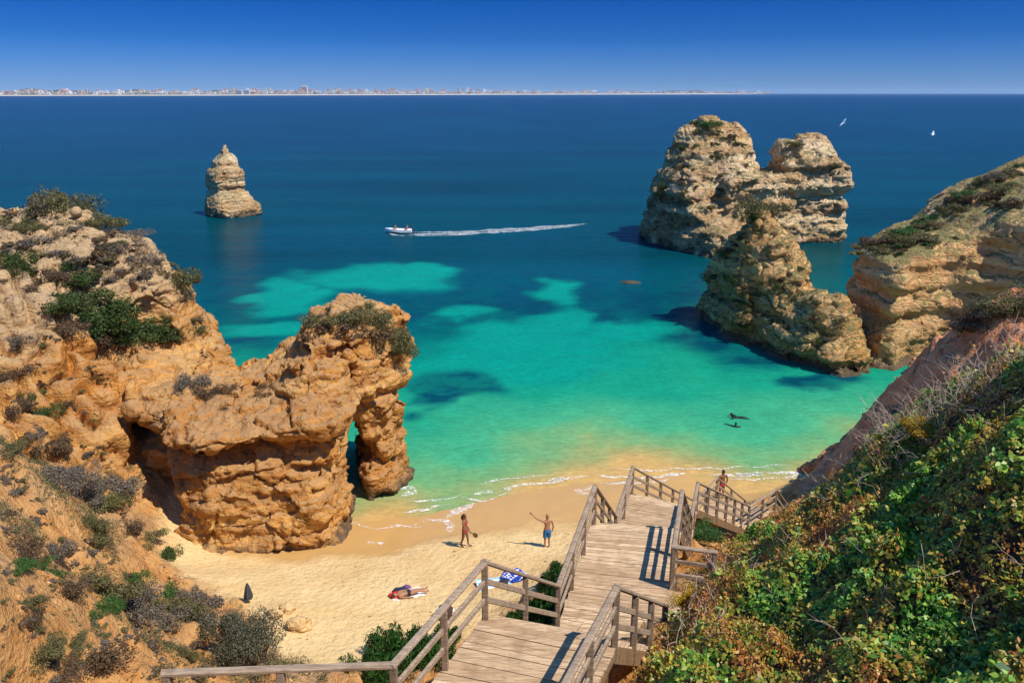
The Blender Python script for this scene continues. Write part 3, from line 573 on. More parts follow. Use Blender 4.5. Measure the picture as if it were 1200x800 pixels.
# foam: broken white lines of the last waves
M_FOAM = NT('foam'); v = M_FOAM.coord(); M_FOAM.color((0.85, 0.83, 0.78)); f_ = M_FOAM.noise(v, 4.5, 7, 0.78, 0.8); e_ = M_FOAM.attr('edge')
M_FOAM.l(M_FOAM.ramp(M_FOAM.math('ADD', f_, M_FOAM.math('SUBTRACT', e_, 0.62)), [(0.46, 0.0), (0.60, 0.9)]), M_FOAM.b.inputs['Alpha'])
def ribbon(lines, name, z=0.035, mat=None):
    V = []; Fq = []; E_ = []
    for pts, w in lines:
        Q = [np.array(az(*p, z)) for p in pts]; D = []
        for a, b in zip(Q[:-1], Q[1:]):
            n = max(2, int(np.linalg.norm(b - a) / 0.15)); D += [a + (b - a) * k / n for k in range(n)]
        D.append(Q[-1]); D = np.array(D); D[:, 1] += 0.25 * n2(D[:, 0], D[:, 1], 0.8, 3, 20); L = len(D); ph = random.random() * 50
        t = np.gradient(D[:, :2], axis=0); t /= np.linalg.norm(t, axis=1)[:, None] + 1e-6; nrm = np.stack([-t[:, 1], t[:, 0]], 1)
        s = np.linspace(0, 1, L); ww = 1.7 * w * (0.4 + 1.2 * np.abs(pn(np.stack([s * L * 0.07 + ph, s * 0, s * 0], 1), 2)) * 1.8) * np.minimum(1, 6 * np.minimum(s, 1 - s) + 0.05)
        o = len(V)
        for k in range(L):
            for j, e in ((-1, 0.0), (-0.35, 0.62), (0.35, 0.62), (1, 0.0)):
                fx = D[k, 0] + nrm[k, 0] * ww[k] * j; fy = D[k, 1] + nrm[k, 1] * ww[k] * j; fz = z if fy > 60 else max(z, ground_z(fx, fy) + 0.012); V.append((fx, fy, fz + 0.012 * (1 - abs(j)))); E_.append(e)
        for k in range(L - 1):
            for j in range(3): Fq.append((o + k*4 + j, o + k*4 + j + 1, o + (k+1)*4 + j + 1, o + (k+1)*4 + j))
    me = np_mesh(name, V, Fq); set_attr(me, 'edge', np.array(E_)); return link(name, me, mat or M_FOAM.mat, smooth=True)
fo = ribbon([([(497, 607), (512, 611), (523, 614), (529, 622), (527, 632)], 0.22), ([(521, 612), (532, 603), (545, 597), (556, 590)], 0.33), ([(556, 580), (566, 577), (577, 574)], 0.35), ([(590, 571), (620, 567), (640, 564), (652, 560), (690, 557)], 0.22),
            ([(640, 566), (650, 563), (660, 560)], 0.4), ([(672, 577), (690, 574), (700, 572)], 0.25), ([(675, 582), (695, 581)], 0.2), ([(700, 557), (740, 560), (775, 558), (805, 555)], 0.3), ([(778, 558), (795, 556)], 0.5), ([(830, 557), (870, 556), (920, 554), (980, 551)], 0.3),
            ([(860, 557), (900, 555)], 0.4), ([(430, 641), (452, 642)], 0.3), ([(462, 575), (480, 570), (484, 577), (470, 582)], 0.3), ([(455, 615), (480, 618), (500, 610)], 0.12), ([(540, 583), (565, 588), (600, 575)], 0.10), ([(590, 572), (600, 572)], 0.3), ([(470, 600), (500, 596), (530, 590)], 0.12), ([(560, 566), (600, 560), (640, 556)], 0.14), ([(700, 566), (740, 568), (790, 562)], 0.16), ([(720, 551), (780, 550), (860, 548), (930, 545)], 0.12), ([(410, 612), (440, 620), (470, 618), (500, 622)], 0.10), ([(480, 585), (510, 588), (540, 580)], 0.12), ([(840, 562), (900, 561), (960, 556)], 0.16)], 'foam')
tag(fo, 'broken white foam of small waves along the wet sand', 'foam', kind='stuff')

# ------------------------------------------------------------------ wooden staircase
def wood_mat(name, lo, hi, dark):
    m = NT(name); g = m.n('ShaderNodeNewGeometry'); v = m.coord(); gr = m.noise(m.coord((2.5, 30, 30)), 1.0, 5, 0.7); gr2 = m.noise(v, 3.0, 5, 0.65)
    c = m.mix(g.outputs['Random Per Island'], lo, hi); c = m.mix(m.math('MULTIPLY', m.ramp(gr, [(0.40, 0.9), (0.6, 0.0)]), 0.85), c, dark)
    c = m.mix(m.math('MULTIPLY', m.ramp(gr2, [(0.50, 0.0), (0.70, 1.0)]), 0.75), c, dark); m.color(c); m.bump(gr, 0.5, 0.01); return m.mat
M_DECK = wood_mat('deck boards', (0.45, 0.29, 0.160), (0.69, 0.49, 0.295), (0.26, 0.155, 0.08))
M_RAIL = wood_mat('weathered rails', (0.31, 0.22, 0.145), (0.42, 0.315, 0.22), (0.17, 0.11, 0.07))
M_POST = wood_mat('stained posts', (0.24, 0.165, 0.11), (0.34, 0.24, 0.165), (0.14, 0.09, 0.06))
M_BEAM = wood_mat('raw beams', (0.24, 0.13, 0.06), (0.34, 0.20, 0.10), (0.12, 0.07, 0.035))
stairs = tag(empty('wooden_staircase', (0.5, 11, 13)), 'weathered wooden staircase with post and rail handrails zigzagging down to the beach', 'staircase')
def kid(o, par):
    o.parent = par
    if par is stairs: o.matrix_parent_inverse = Matrix.Translation(-stairs.location)
    return o
def lerp(a, b, t): return tuple(a[k] + (b[k] - a[k]) * t for k in range(len(a)))
def deck(a0, b0, a1, b1, z, bw=0.145, name='landing', legs=True):
    # boards run from the a side to the b side, stepping from edge 0 to edge 1
    L = (math.dist(a0, a1) + math.dist(b0, b1)) / 2; n = max(3, int(L / bw)); mb = MB()
    for k in range(n):
        t0 = k / n; t1 = (k + 1) / n - 0.012 / L; j0 = random.uniform(-0.025, 0.02); j1 = random.uniform(-0.025, 0.02)
        p = [lerp(a0, a1, t0), lerp(b0, b1, t0), lerp(b0, b1, t1), lerp(a0, a1, t1)]
        u = Vector(p[1]) - Vector(p[0]); u = u.normalized(); dz = random.uniform(-0.006, 0.005)
        p = [(p[0][0] - u.x * (0.04 + j0), p[0][1] - u.y * (0.04 + j0)), (p[1][0] + u.x * (0.04 + j1), p[1][1] + u.y * (0.04 + j1)),
             (p[2][0] + u.x * (0.04 + j1), p[2][1] + u.y * (0.04 + j1)), (p[3][0] - u.x * (0.04 + j0), p[3][1] - u.y * (0.04 + j0))]
        mb.prism(p, z - 0.04 + dz, z + dz)
    o = kid(mb.build(name, M_DECK), stairs)
    for (a, b) in ((a0, a1), (b0, b1)):
        q = MB(); q.bar((*lerp(a, b, 0.004), z - 0.135), (*lerp(a, b, 0.996), z - 0.135), 0.07, 0.18); q.build('beam', M_BEAM, o).matrix_parent_inverse = o.matrix_basis.inverted()
    if legs:
        for p in (a0, b0, a1, b1):
            q = MB(); gz = ground_z(*p) - 0.2; c = lerp(p, ((a0[0]+b1[0])/2, (a0[1]+b1[1])/2), 0.10)
            if gz < z - 0.45: q.bar((*c, gz), (*c, z - 0.05), 0.13, 0.13, (0, 1, 0)); q.build('support_post', M_BEAM, o)
    return o
def flight(aU, bU, zU, aL, bL, zL, n):
    mb = MB()
    for k in range(1, n):
        t = k / n; z = zU + (zL - zU) * t; a = lerp(aU, aL, t - 0.5 / n); b = lerp(bU, bL, t - 0.5 / n); d = 0.62 / n
        p0 = lerp(aU, aL, t - d); p1 = lerp(bU, bL, t - d); p2 = lerp(bU, bL, t + d * 0.9); p3 = lerp(aU, aL, t + d * 0.9)
        mb.prism([p0, p1, p2, p3], z - 0.045, z)
    o = kid(mb.build('stair_treads', M_DECK), stairs)
    for a, b in ((aU, aL), (bU, bL)):
        q = MB(); q.bar((*lerp(a, b, 0.03), zU - 0.24), (*lerp(a, b, 0.97), zL - 0.16), 0.06, 0.26); q.build('stringer', M_BEAM, o)
    return o
_rj = [0]
def railing(pts, posts, name='railing', ext=0.28, first=True):
    _rj[0] += 1; jz = 0.0025 * (_rj[0] % 4); pts = [(p[0], p[1], p[2] + jz) for p in pts]
    # pts: deck-level points along the rail; posts: spacing
    top = MB(); midr = MB(); low = MB()
    for a, b in zip(pts[:-1], pts[1:]):
        A = Vector(a); B = Vector(b); e = (B - A).normalized() * 0.05
        top.bar(A + Vector((0, 0, 1.05)) - e, B + Vector((0, 0, 1.05)) + e, 0.115, 0.075, bev=0.022)
        s = Vector((e.y, -e.x, 0)).normalized() * 0.065
        midr.bar(A + Vector((0, 0, 0.70)) + s * 0, B + Vector((0, 0, 0.70)), 0.05, 0.10, bev=0.012)
        low.bar(A + Vector((0, 0, 0.36)), B + Vector((0, 0, 0.36)), 0.05, 0.10, bev=0.012)
    o = kid(top.build(name, M_RAIL), stairs); midr.build('middle_rail', M_RAIL, o); low.build('lower_rail', M_RAIL, o)
    for a, b in zip(pts[:-1], pts[1:]):
        A = Vector(a); B = Vector(b); n = max(1, round((B - A).length / posts)); last = (b == pts[-1])
        for k in range(0 if first else 1, n + (1 if last else 0)):
            p = A.lerp(B, k / n); q = MB(); q.bar(p + Vector((0, 0, -ext)), p + Vector((0, 0, 1.01)), 0.105, 0.105, (0, 1, 0), bev=0.012); q.build('post', M_POST, o)
    return o
zA, zB, zC, zE = 13.25, 10.95, 7.75, 2.85
A0l, A0r, A1l, A1r = (-1.57, 8.87), (0.58, 8.3), (-0.44, 11.3), (1.6, 10.62)
B0l, B0r, B1l, B1r = (0.93, 14.05), (2.98, 13.4), (2.1, 18.35), (4.25, 18.1)
C0l, C0r, C1l, C1r = (3.26, 22.5), (5.6, 22.4), (4.3, 26.0), (6.35, 24.8)
E0l, E0r, E1l, E1r = (8.25, 32.6), (10.6, 32.1), (9.85, 34.9), (12.3, 33.7)
deck((-4.8, 6.4), (0.2, 5.6), (-4.5, 8.75), (0.52, 8.1), zA, name='landing', legs=False)
deck(A0l, A0r, A1l, A1r, zA)
flight(A1l, A1r, zA, B0l, B0r, zB, 13)
deck(B0l, B0r, B1l, B1r, zB)
deck(lerp(B0r, B1r, 0.06), (4.05, 13.7), lerp(B0r, B1r, 0.44), (4.35, 15.2), zB - 0.004)
flight(B1l, B1r, zB, C0l, C0r, zC, 18)
deck(C0l, C0r, C1l, C1r, zC)
flight(C1l, C1r, zC, E0l, E0r, zE, 27)
deck(E0l, E0r, E1l, E1r, zE)
F1l, F1r = (11.9, 36.8), (13.9, 35.3)
flight(E1l, E1r, zE, F1l, F1r, 0.62, 13)
def P3(p, z): return (p[0], p[1], z)
railing([(-4.5, 8.72, zA), P3(A0l, zA)], 1.3); railing([P3(A0l, zA), P3(A1l, zA)], 1.35, first=False); railing([P3(A1l, zA), P3(B0l, zB)], 1.9, first=False)
railing([P3(A0r, zA), P3(A1r, zA)], 1.4); railing([P3(A1r, zA), P3(B0r, zB)], 1.3, first=False)
railing([P3(B0l, zB), P3(B1l, zB)], 1.5, first=False); railing([P3(B1l, zB), P3(C0l, zC)], 1.7, first=False)
Bm = lerp(B0r, B1r, 0.45)
railing([P3(Bm, zB), P3(B1r, zB)], 1.4); railing([P3(B1r, zB), P3(C0r, zC)], 1.6, first=False); railing([P3(Bm, zB), (4.4, 15.3, zB)], 1.0, first=False)
railing([P3(C0l, zC), P3(C1l, zC)], 1.7, first=False); railing([P3(C1l, zC), P3(E0l, zE)], 1.7, first=False)
railing([P3(C0r, zC), P3(C1r, zC)], 1.3, first=False); railing([P3(C1r, zC), P3(E0r, zE)], 1.7, first=False)
railing([P3(E0l, zE), P3(E1l, zE)], 1.4, first=False); railing([P3(E1l, zE), P3(F1l, 0.62)], 1.5, first=False); railing([P3(E0r, zE), P3(E1r, zE)], 1.4, first=False); railing([P3(E1r, zE), P3(F1r, 0.62)], 1.5, first=False)

# ------------------------------------------------------------------ vegetation
def leaf_arrays(C, N, size, seed, fold=0.25, asp=0.5):
    # one kite-shaped folded leaf per row: C centre, N facing
    g = np.random.default_rng(seed); n = len(C); N = N / (np.linalg.norm(N, axis=1)[:, None] + 1e-9)
    t = g.normal(size=(n, 3)); t -= N * (t * N).sum(1)[:, None]; t /= np.linalg.norm(t, axis=1)[:, None]; b = np.cross(N, t)
    s = (size if np.ndim(size) else np.full(n, size))[:, None] * g.uniform(0.6, 1.3, (n, 1))
    V = np.stack([C - t * s * 0.5, C + b * s * asp * 0.5 + N * s * fold * 0.3, C + t * s * 0.5, C - b * s * asp * 0.5 + N * s * fold * 0.3], 1).reshape(-1, 3)
    i = np.arange(n)[:, None] * 4; Fc = np.concatenate([i + np.array([[0, 2, 1, 1]]) * 0 + np.array([[0, 1, 2, 3]])], 0)
    return V, Fc
def shrub_mesh(name, n, leaf, seed, lumps=7, flat=0.75, twigs=40, asp=0.5, tall=False):
    g = np.random.default_rng(seed); C = []; N = []
    for k in range(lumps):
        a = g.uniform(0, 6.28); r_ = g.uniform(0.15, 0.95) if k else 0; c = np.array([math.cos(a) * r_, math.sin(a) * r_, g.uniform(0.15, 0.6) * flat]); rad = g.uniform(0.2, 0.46)
        q = g.normal(size=(n // lumps, 3)); q /= np.linalg.norm(q, axis=1)[:, None]; d = rad * g.uniform(0.55, 1.12, (len(q), 1)) ** 0.7
        d *= (1 + 0.35 * pn(q * 2.4 + k, 5))[:, None]
        C.append(c + q * d * np.array([1, 1, flat])); N.append(q + g.normal(size=q.shape) * 0.75 + np.array([0, 0, 0.35]))
    C = np.concatenate(C); N = np.concatenate(N); ok = C[:, 2] > -0.15; C = C[ok]; N = N[ok]
    if tall: N = N * np.array([1, 1, 0.15])
    V, Fc = leaf_arrays(C, N, leaf, seed, 0.25, asp)
    tv = []; tf = []
    for k in range(twigs):
        i = g.integers(len(C)); e = C[i] * g.uniform(0.9, 1.15); s = np.array([e[0] * 0.15, e[1] * 0.15, -0.1]); w = 0.012
        o = len(V) + len(tv); d = np.array([e[1], -e[0], 0.0]); d /= np.linalg.norm(d) + 1e-6
        tv += [s - d * w * 2, s + d * w * 2, e + d * w * 0.4, e - d * w * 0.4]; tf.append([o, o + 1, o + 2, o + 3])
    me = np_mesh(name, np.concatenate([V, np.array(tv)]), np.concatenate([Fc, np.array(tf)]))
    mi = np.zeros(len(me.polygons), np.int32); mi[len(me.polygons) - len(tf):] = 1; me.polygons.foreach_set('material_index', mi); return me
PROTO = {}
for kind in SHRUB:
    for var in range(3):
        for big in (0, 1):
            n, lf = ((1000, 0.16), (5200, 0.075))[big]
            q = shrub_mesh(kind + '_shrub', n, lf, 100 + len(PROTO), 13 if big else 8, 0.75, 90 if kind in ('grey', 'brown') else 30)
            q.materials.append(SHRUB[kind]); q.materials.append(M_TWIG); PROTO[kind, var, big] = q
def shrub(px, py, w, h, kind, label, group, sink=0.25, big=1, flat=None):
    r_ = hit(px, py + h * 0.3)
    if not r_: return
    p, n, t = r_; s = t / F_PX; rx = 0.5 * w * s * 1.3; rz = max(0.4 * rx, h * s * 1.0)
    o = bpy.data.objects.new('shrub', PROTO[kind, random.randint(0, 2), big]); COL.objects.link(o)
    o.location = p + Vector((0, 0.3 * rx, 0)) - Vector((0, 0, sink * rz)); o.scale = (rx * random.uniform(0.9, 1.25), rx * random.uniform(0.7, 1.1), rz * random.uniform(0.75, 1.05)); o.rotation_euler = (0, 0, random.uniform(0, 6.28))
    return tag(o, label, 'shrub', group)
G = 'shrubs on the left bluff'
shrub(65, 236, 50, 44, 'olive', 'tall rounded brown green bush crowning the skyline of the left bluff', G, 0.2, 1)
shrub(50, 240, 24, 30, 'grey', 'bare grey bush against the tall rounded bush on the left skyline', G, 0.1)
for x, y, w, h in ((105, 247, 46, 26), (92, 252, 30, 20), (120, 252, 34, 20), (135, 260, 28, 16), (148, 264, 22, 14), (80, 256, 30, 18)): shrub(x, y, w, h, 'olive', 'low olive bush in the row along the left bluff skyline', G, 0.45)
for x, y, w, h in ((5, 255, 26, 22), (20, 262, 26, 16), (40, 262, 28, 16)): shrub(x, y, w, h, 'olive', 'small olive bush at the far left of the bluff skyline', G)
for x, y, w, h in ((165, 268, 18, 12), (180, 270, 14, 10)): shrub(x, y, w, h, 'green', 'small green tuft at the right end of the bluff skyline', G)
shrub(20, 300, 36, 42, 'dark', 'dark green bush beside the left picture edge on the bluff', G)
shrub(74, 300, 26, 26, 'dark', 'small dark bush just above the large green mat on the bluff', G)
shrub(20, 330, 34, 26, 'brown', 'brown bush below the dark bush at the left edge', G)
for x, y, w, h in ((72, 318, 44, 36), (82, 338, 70, 48), (104, 350, 66, 44), (126, 364, 62, 36), (150, 376, 56, 28), (174, 384, 48, 22), (196, 390, 36, 16), (66, 348, 46, 36), (96, 368, 66, 34), (118, 378, 60, 26), (140, 386, 50, 22), (88, 356, 60, 40)): shrub(x, y, w, h, 'dark', 'dark green shrub forming part of the thick mat sprawling down the left bluff', 'mat of dark green shrubs', 0.3, 1)
for x, y, w, h in ((75, 378, 40, 22), (110, 390, 44, 18), (150, 397, 44, 14), (205, 392, 24, 18)): shrub(x, y, w, h, 'brown', 'brown scrub along the lower fringe of the dark green mat', 'mat of dark green shrubs', 0.3)
shrub(200, 318, 38, 40, 'olive', 'grey olive bush on the right shoulder of the bluff above the sea', G, 0.2, 1)
shrub(165, 300, 34, 24, 'grey', 'grey scrub left of the olive bush on the bluff shoulder', G)
for x, y, w, h, k in ((140, 285, 40, 20, 'grey'), (115, 290, 40, 20, 'brown'), (60, 275, 46, 20, 'grey'), (95, 272, 50, 20, 'brown'), (45, 315, 30, 24, 'brown'), (150, 270, 30, 14, 'grey')): shrub(x, y, w, h, k, 'low dry scrub scattered over the pale top of the left bluff', G, 0.35)
G = 'shrubs on the promontory'
shrub(218, 448, 42, 42, 'grey', 'grey bush above the alcove in the middle of the promontory', G, 0.25, 1)
for x, y, w, h in ((245, 450, 34, 24), (300, 456, 34, 22), (275, 450, 26, 18), (262, 470, 24, 22)): shrub(x, y, w, h, 'brown', 'low brown scrub along the saddle of the promontory', G, 0.35)
for x, y, w, h, k in ((368, 392, 24, 34, 'brown'), (380, 372, 32, 30, 'brown'), (462, 398, 26, 26, 'olive'), (448, 384, 34, 28, 'olive'), (425, 366, 36, 24, 'olive'), (392, 366, 34, 24, 'olive'), (414, 360, 36, 24, 'olive'), (438, 374, 36, 26, 'olive'), (456, 392, 30, 30, 'olive'), (402, 372, 40, 20, 'brown'), (428, 384, 34, 18, 'brown')): shrub(x, y, w * 1.25, h * 1.2, k, 'olive brown shrub in the tuft capping the arch rock', 'shrubs capping the arch rock', 0.25, 1 if k == 'olive' else 0)
G = 'scrub in the gully on the left slope'
for x, y, w, h, k in ((50, 552, 44, 26, 'grey'), (72, 560, 48, 28, 'grey'), (95, 568, 50, 32, 'grey'), (120, 572, 46, 36, 'grey'), (140, 568, 30, 30, 'grey'), (110, 585, 40, 26, 'olive')): shrub(x, y, w, h, k, 'grey scrub in the band running down the gully behind the left slope', G, 0.3, 1)
for x, y, w, h, k in ((125, 592, 26, 14, 'yellow'), (120, 586, 24, 18, 'green')): shrub(x, y, w, h, k, 'small flowering green clump at the foot of the gully scrub', G)
for x, y, w, h, k in ((100, 610, 26, 24, 'olive'), (112, 622, 36, 24, 'olive'), (150, 612, 44, 22, 'brown'), (168, 626, 28, 20, 'olive')): shrub(x, y, w, h, k, 'olive scrub on the rim between the left slope and the alcove', G, 0.3)
shrub(196, 645, 24, 30, 'dark', 'single green bush where the left slope meets the beach cave', G)
shrub(32, 456, 28, 32, 'dark', 'dark green bush on the red fluted slope', G); shrub(45, 475, 26, 26, 'dark', 'dark bush just under another on the red fluted slope', G)
shrub(60, 518, 28, 30, 'brown', 'round brown bush at the foot of the red fluted slope', G)
for x, y, w, h, k in ((10, 430, 30, 20, 'brown'), (25, 395, 22, 16, 'grey'), (15, 470, 24, 24, 'brown'), (30, 505, 24, 22, 'grey'), (5, 520, 26, 22, 'olive')): shrub(x, y, w, h, k, 'dry scrub near the left edge of the red fluted slope', G, 0.3)
G = 'scrub on the lower left slope'
for x, y, w, h, k in ((15, 642, 44, 34, 'brown'), (18, 660, 26, 16, 'green'), (42, 660, 22, 16, 'green'), (60, 645, 34, 26, 'grey'), (60, 668, 24, 16, 'green'), (75, 684, 40, 22, 'brown'), (95, 672, 44, 30, 'olive'), (118, 690, 50, 36, 'olive'), (148, 672, 30, 20, 'green'), (145, 705, 56, 36, 'grey'),
                      (172, 706, 56, 38, 'olive'), (192, 690, 24, 20, 'green'), (205, 715, 40, 34, 'olive'), (110, 715, 30, 22, 'green'), (125, 705, 26, 20, 'green'), (20, 700, 34, 26, 'olive'), (32, 722, 26, 26, 'brown'), (38, 760, 44, 28, 'olive'), (60, 790, 50, 24, 'brown'), (98, 768, 52, 40, 'brown'), (80, 752, 26, 18, 'olive'), (210, 762, 26, 20, 'olive'), (180, 722, 40, 22, 'grey')):
    shrub(x, y, w, h, k, {'green': 'low green clump with small flowers on the lower left slope', 'olive': 'spreading olive scrub on the lower left slope', 'brown': 'dry brown scrub on the lower left slope', 'grey': 'grey scrub on the lower left slope'}[k], G, 0.35, 1)
G = 'bushes at the foot of the left slope'
for x, y, w, h in ((222, 706, 40, 34), (240, 722, 44, 40), (212, 696, 26, 22)): shrub(x, y, w, h, 'grey', 'purplish grey bush beside the large round bush at the foot of the left slope', G, 0.2, 1)
# large round bush with visible stems
p, n, t = hit(296, 786); root = tag(empty('large_shrub', p + Vector((0, 0.6, -0.1))), 'large round grey green bush at the edge of the sand', 'shrub', G)
me = shrub_mesh('crown', 22000, 0.050, 77, 20, 0.95, 60); me.materials.append(leaf_mat('grey green leaves', [(0.1, (0.035, 0.038, 0.018)), (0.5, (0.115, 0.11, 0.062)), (0.9, (0.21, 0.19, 0.115))])); me.materials.append(M_TWIG)
cr = bpy.data.objects.new('crown', me); COL.objects.link(cr); cr.parent = root; cr.scale = (1.4, 1.2, 1.7); cr.location = (-0.55, 0, 0.55)
mb = MB()
for k in range(9):
    a = k * 0.7; mb.tube([(0.1 * math.cos(a), 0.1 * math.sin(a), -0.3), (0.35 * math.cos(a), 0.35 * math.sin(a), 0.5), (0.8 * math.cos(a), 0.8 * math.sin(a), 1.5)], [0.05, 0.035, 0.015])
mb.build('stem', M_TWIG, root)
G = 'shrubs on the jagged rock'
shrub(889, 243, 38, 34, 'olive', 'rounded green bush on the peak of the jagged rock', G, 0.0, 1)
for x, y, w, h, k in ((868, 262, 16, 14, 'olive'), (850, 290, 22, 16, 'olive'), (838, 318, 22, 14, 'olive'), (862, 320, 26, 20, 'dark'), (878, 300, 22, 16, 'olive'), (895, 322, 24, 14, 'olive'), (916, 335, 22, 14, 'olive'), (965, 362, 26, 12, 'olive'), (985, 368, 26, 14, 'olive'), (978, 384, 22, 14, 'olive'), (872, 370, 16, 20, 'dark'), (828, 330, 14, 12, 'olive'), (910, 285, 14, 12, 'brown'), (935, 345, 16, 10, 'olive'), (1000, 360, 18, 10, 'brown'), (890, 270, 12, 10, 'dark')):
    shrub(x, y, w, h, k, 'small olive scrub clinging to the flank of the jagged rock', G, 0.35)
G = 'shrubs on the twin rock'
for x, y, w, h, k in ((832, 142, 34, 10, 'green'), (818, 150, 20, 10, 'olive'), (812, 168, 16, 10, 'dark'), (850, 160, 18, 10, 'olive'), (842, 180, 16, 10, 'olive'), (800, 190, 14, 10, 'olive'), (825, 205, 14, 10, 'olive'), (868, 190, 14, 10, 'brown'), (780, 215, 14, 12, 'dark'), (765, 235, 14, 12, 'olive'), (940, 166, 30, 6, 'olive'), (955, 185, 14, 8, 'olive'), (975, 190, 12, 8, 'olive'), (955, 215, 16, 8, 'olive'), (830, 240, 16, 10, 'olive'), (800, 170, 12, 9, 'dark'), (858, 215, 12, 9, 'brown')):
    shrub(x, y, w, h, k, 'small scrub clinging to the far double-headed rock', G, 0.3)
G = 'scrub along the headland top'
for x, y, w, h, k in ((1015, 284, 24, 14, 'olive'), (1032, 279, 28, 16, 'brown'), (1052, 272, 26, 14, 'olive'), (1070, 268, 24, 14, 'green'), (1085, 258, 26, 16, 'green'), (1100, 250, 24, 16, 'green'), (1112, 242, 20, 14, 'olive'), (1126, 232, 20, 14, 'brown'), (1140, 222, 24, 16, 'green'), (1158, 210, 24, 14, 'olive'), (1170, 203, 22, 14, 'grey'), (1186, 198, 20, 12, 'olive'), (1196, 192, 16, 14, 'dark'), (1080, 275, 30, 14, 'olive'), (1060, 280, 26, 12, 'brown'), (1040, 290, 24, 12, 'olive'), (1110, 262, 30, 12, 'brown'), (1140, 298, 22, 18, 'brown'), (1135, 240, 30, 12, 'olive'), (1165, 225, 34, 14, 'brown'), (1190, 215, 30, 14, 'olive')):
    shrub(x, y, w, h, k, {'green': 'bright green tuft on the top of the right headland', 'olive': 'olive scrub on the top of the right headland', 'brown': 'brown scrub on the top of the right headland', 'grey': 'grey dome-shaped bush on the headland skyline', 'dark': 'dark bush on the headland skyline at the right edge'}[k], G, 0.3)
G = 'dry scrub on the red slope'
for x, y, w, h, k in ((1188, 346, 40, 30, 'olive'), (1165, 355, 40, 28, 'olive'), (1145, 366, 36, 24, 'brown'), (1178, 366, 40, 22, 'grey'), (1198, 356, 30, 26, 'olive'), (1150, 380, 30, 18, 'grey'), (1130, 378, 22, 18, 'grey')): shrub(x, y, w, h, k, 'dry yellowish scrub overhanging the edge of the red slope', G, 0.25, 1)
for x, y, w, h in ((1040, 505, 30, 20), (1020, 530, 30, 18), (1050, 480, 22, 16)): shrub(x, y, w, h, 'grey', 'grey twiggy scrub low on the red slope by the water', G, 0.3)
# green reeds under the stairs
G = 'green plants below the stairs'
reed = shrub_mesh('reed', 2600, 0.26, 501, 8, 1.0, 10, 0.16, True); reed.materials.append(L_GREEN); reed.materials.append(M_TWIG)
for (x, y, z_, s, hh_) in ((-1.9, 14.3, None, 1.0, 1.1), (-1.1, 13.6, None, 0.8, 0.9), (-2.6, 15.6, None, 0.9, 1.0), (-0.1, 16.6, None, 0.9, 1.3), (0.2, 18.2, None, 0.9, 1.4), (-0.5, 15.4, None, 0.8, 0.8), (0.75, 19.6, None, 0.8, 1.3), (1.0, 21.0, None, 0.7, 1.0), (-3.2, 17.4, None, 1.0, 0.9), (-1.2, 17.6, None, 0.9, 0.8)):
    o = bpy.data.objects.new('reed_clump', reed); COL.objects.link(o); o.location = (x, y, ground_z(x, y) - 0.05); o.scale = (s, s, hh_); o.rotation_euler.z = random.uniform(0, 6.28)
    tag(o, 'fresh green leafy clump growing below the left side of the stairs', 'plant', G)
for px, py, w in ((436, 778, 44), (462, 766, 48), (486, 752, 44), (505, 770, 46), (455, 795, 50), (520, 745, 36), (642, 704, 36), (630, 716, 36), (655, 688, 30), (652, 664, 26), (612, 722, 34), (640, 684, 28)):
    r_ = hit(px, py + 8)
    if not r_: continue
    k_ = w * r_[2] / F_PX * 0.62; o = bpy.data.objects.new('reed_clump', reed); COL.objects.link(o); o.location = r_[0] - Vector((0, 0, 0.1)); o.scale = (k_, k_, k_ * 1.25); o.rotation_euler.z = random.uniform(0, 6.28)
    tag(o, 'fresh green leafy clump growing below the left side of the stairs', 'plant', G)

# bushy cover of the right hillside: countless leaves of many plants grown into one thicket
DECKS = [(A0l, A0r, A1r, A1l), (A1l, A1r, B0r, B0l), (B0l, B0r, B1r, B1l), (B1l, B1r, C0r, C0l), (C0l, C0r, C1r, C1l), (C1l, C1r, E0r, E0l), (E0l, E0r, E1r, E1l), (E1l, E1r, F1r, F1l), (Bm, (4.4, 15.3), (4.05, 13.7), B0r)]
def canopy(x, y):
    c = 0.62 + 0.55 * n2(x, y, 0.33, 2, 80) + 0.60 * n2(x, y, 0.8, 2, 81) + 0.30 * n2(x, y, 2.0, 2, 82)
    return np.clip(c, 0.32, 1.7)
NL = 400000
cx = rng.uniform(1.8, 20, NL * 3); cy = 4 + 30 * rng.uniform(0, 1, NL * 3) ** 1.35
keep = sdpoly(cx, cy, HILL) < 0.25 * rng.normal(size=len(cx))
for d in DECKS: keep &= sdpoly(cx, cy, list(d)) > 0.10
cx = cx[keep][:NL]; cy = cy[keep][:NL]
gz = np.interp(cx, gx, np.arange(len(gx))); gzi = np.clip(gz.astype(int), 0, len(gx) - 2); gyi = np.clip(np.interp(cy, gy, np.arange(len(gy))).astype(int), 0, len(gy) - 2)
gnd = GZ[gzi, gyi]; edge = np.ones(len(cx))
dmin = np.min([sdpoly(cx, cy, list(d)) for d in DECKS], axis=0); edge = sstep(0.0, 1.2, dmin)
can = canopy(cx, cy) * (0.25 + 0.75 * edge) * (1 - 0.30 * sstep(16, 21, cy) * sstep(10.5, 8, cx)); dep = np.abs(rng.normal(size=len(cx))) * 0.16
z = gnd + np.maximum(can - dep, -0.05)
e = 0.08; nx_ = -(canopy(cx + e, cy) - canopy(cx - e, cy)) / (2 * e); ny_ = -(canopy(cx, cy + e) - canopy(cx, cy - e)) / (2 * e)
Nn = np.stack([nx_ - 0.1, ny_ - 0.45, np.ones(len(cx))], 1) * 0.8 + rng.normal(size=(len(cx), 3)) * 0.55
Cc = np.stack([cx, cy, z], 1)
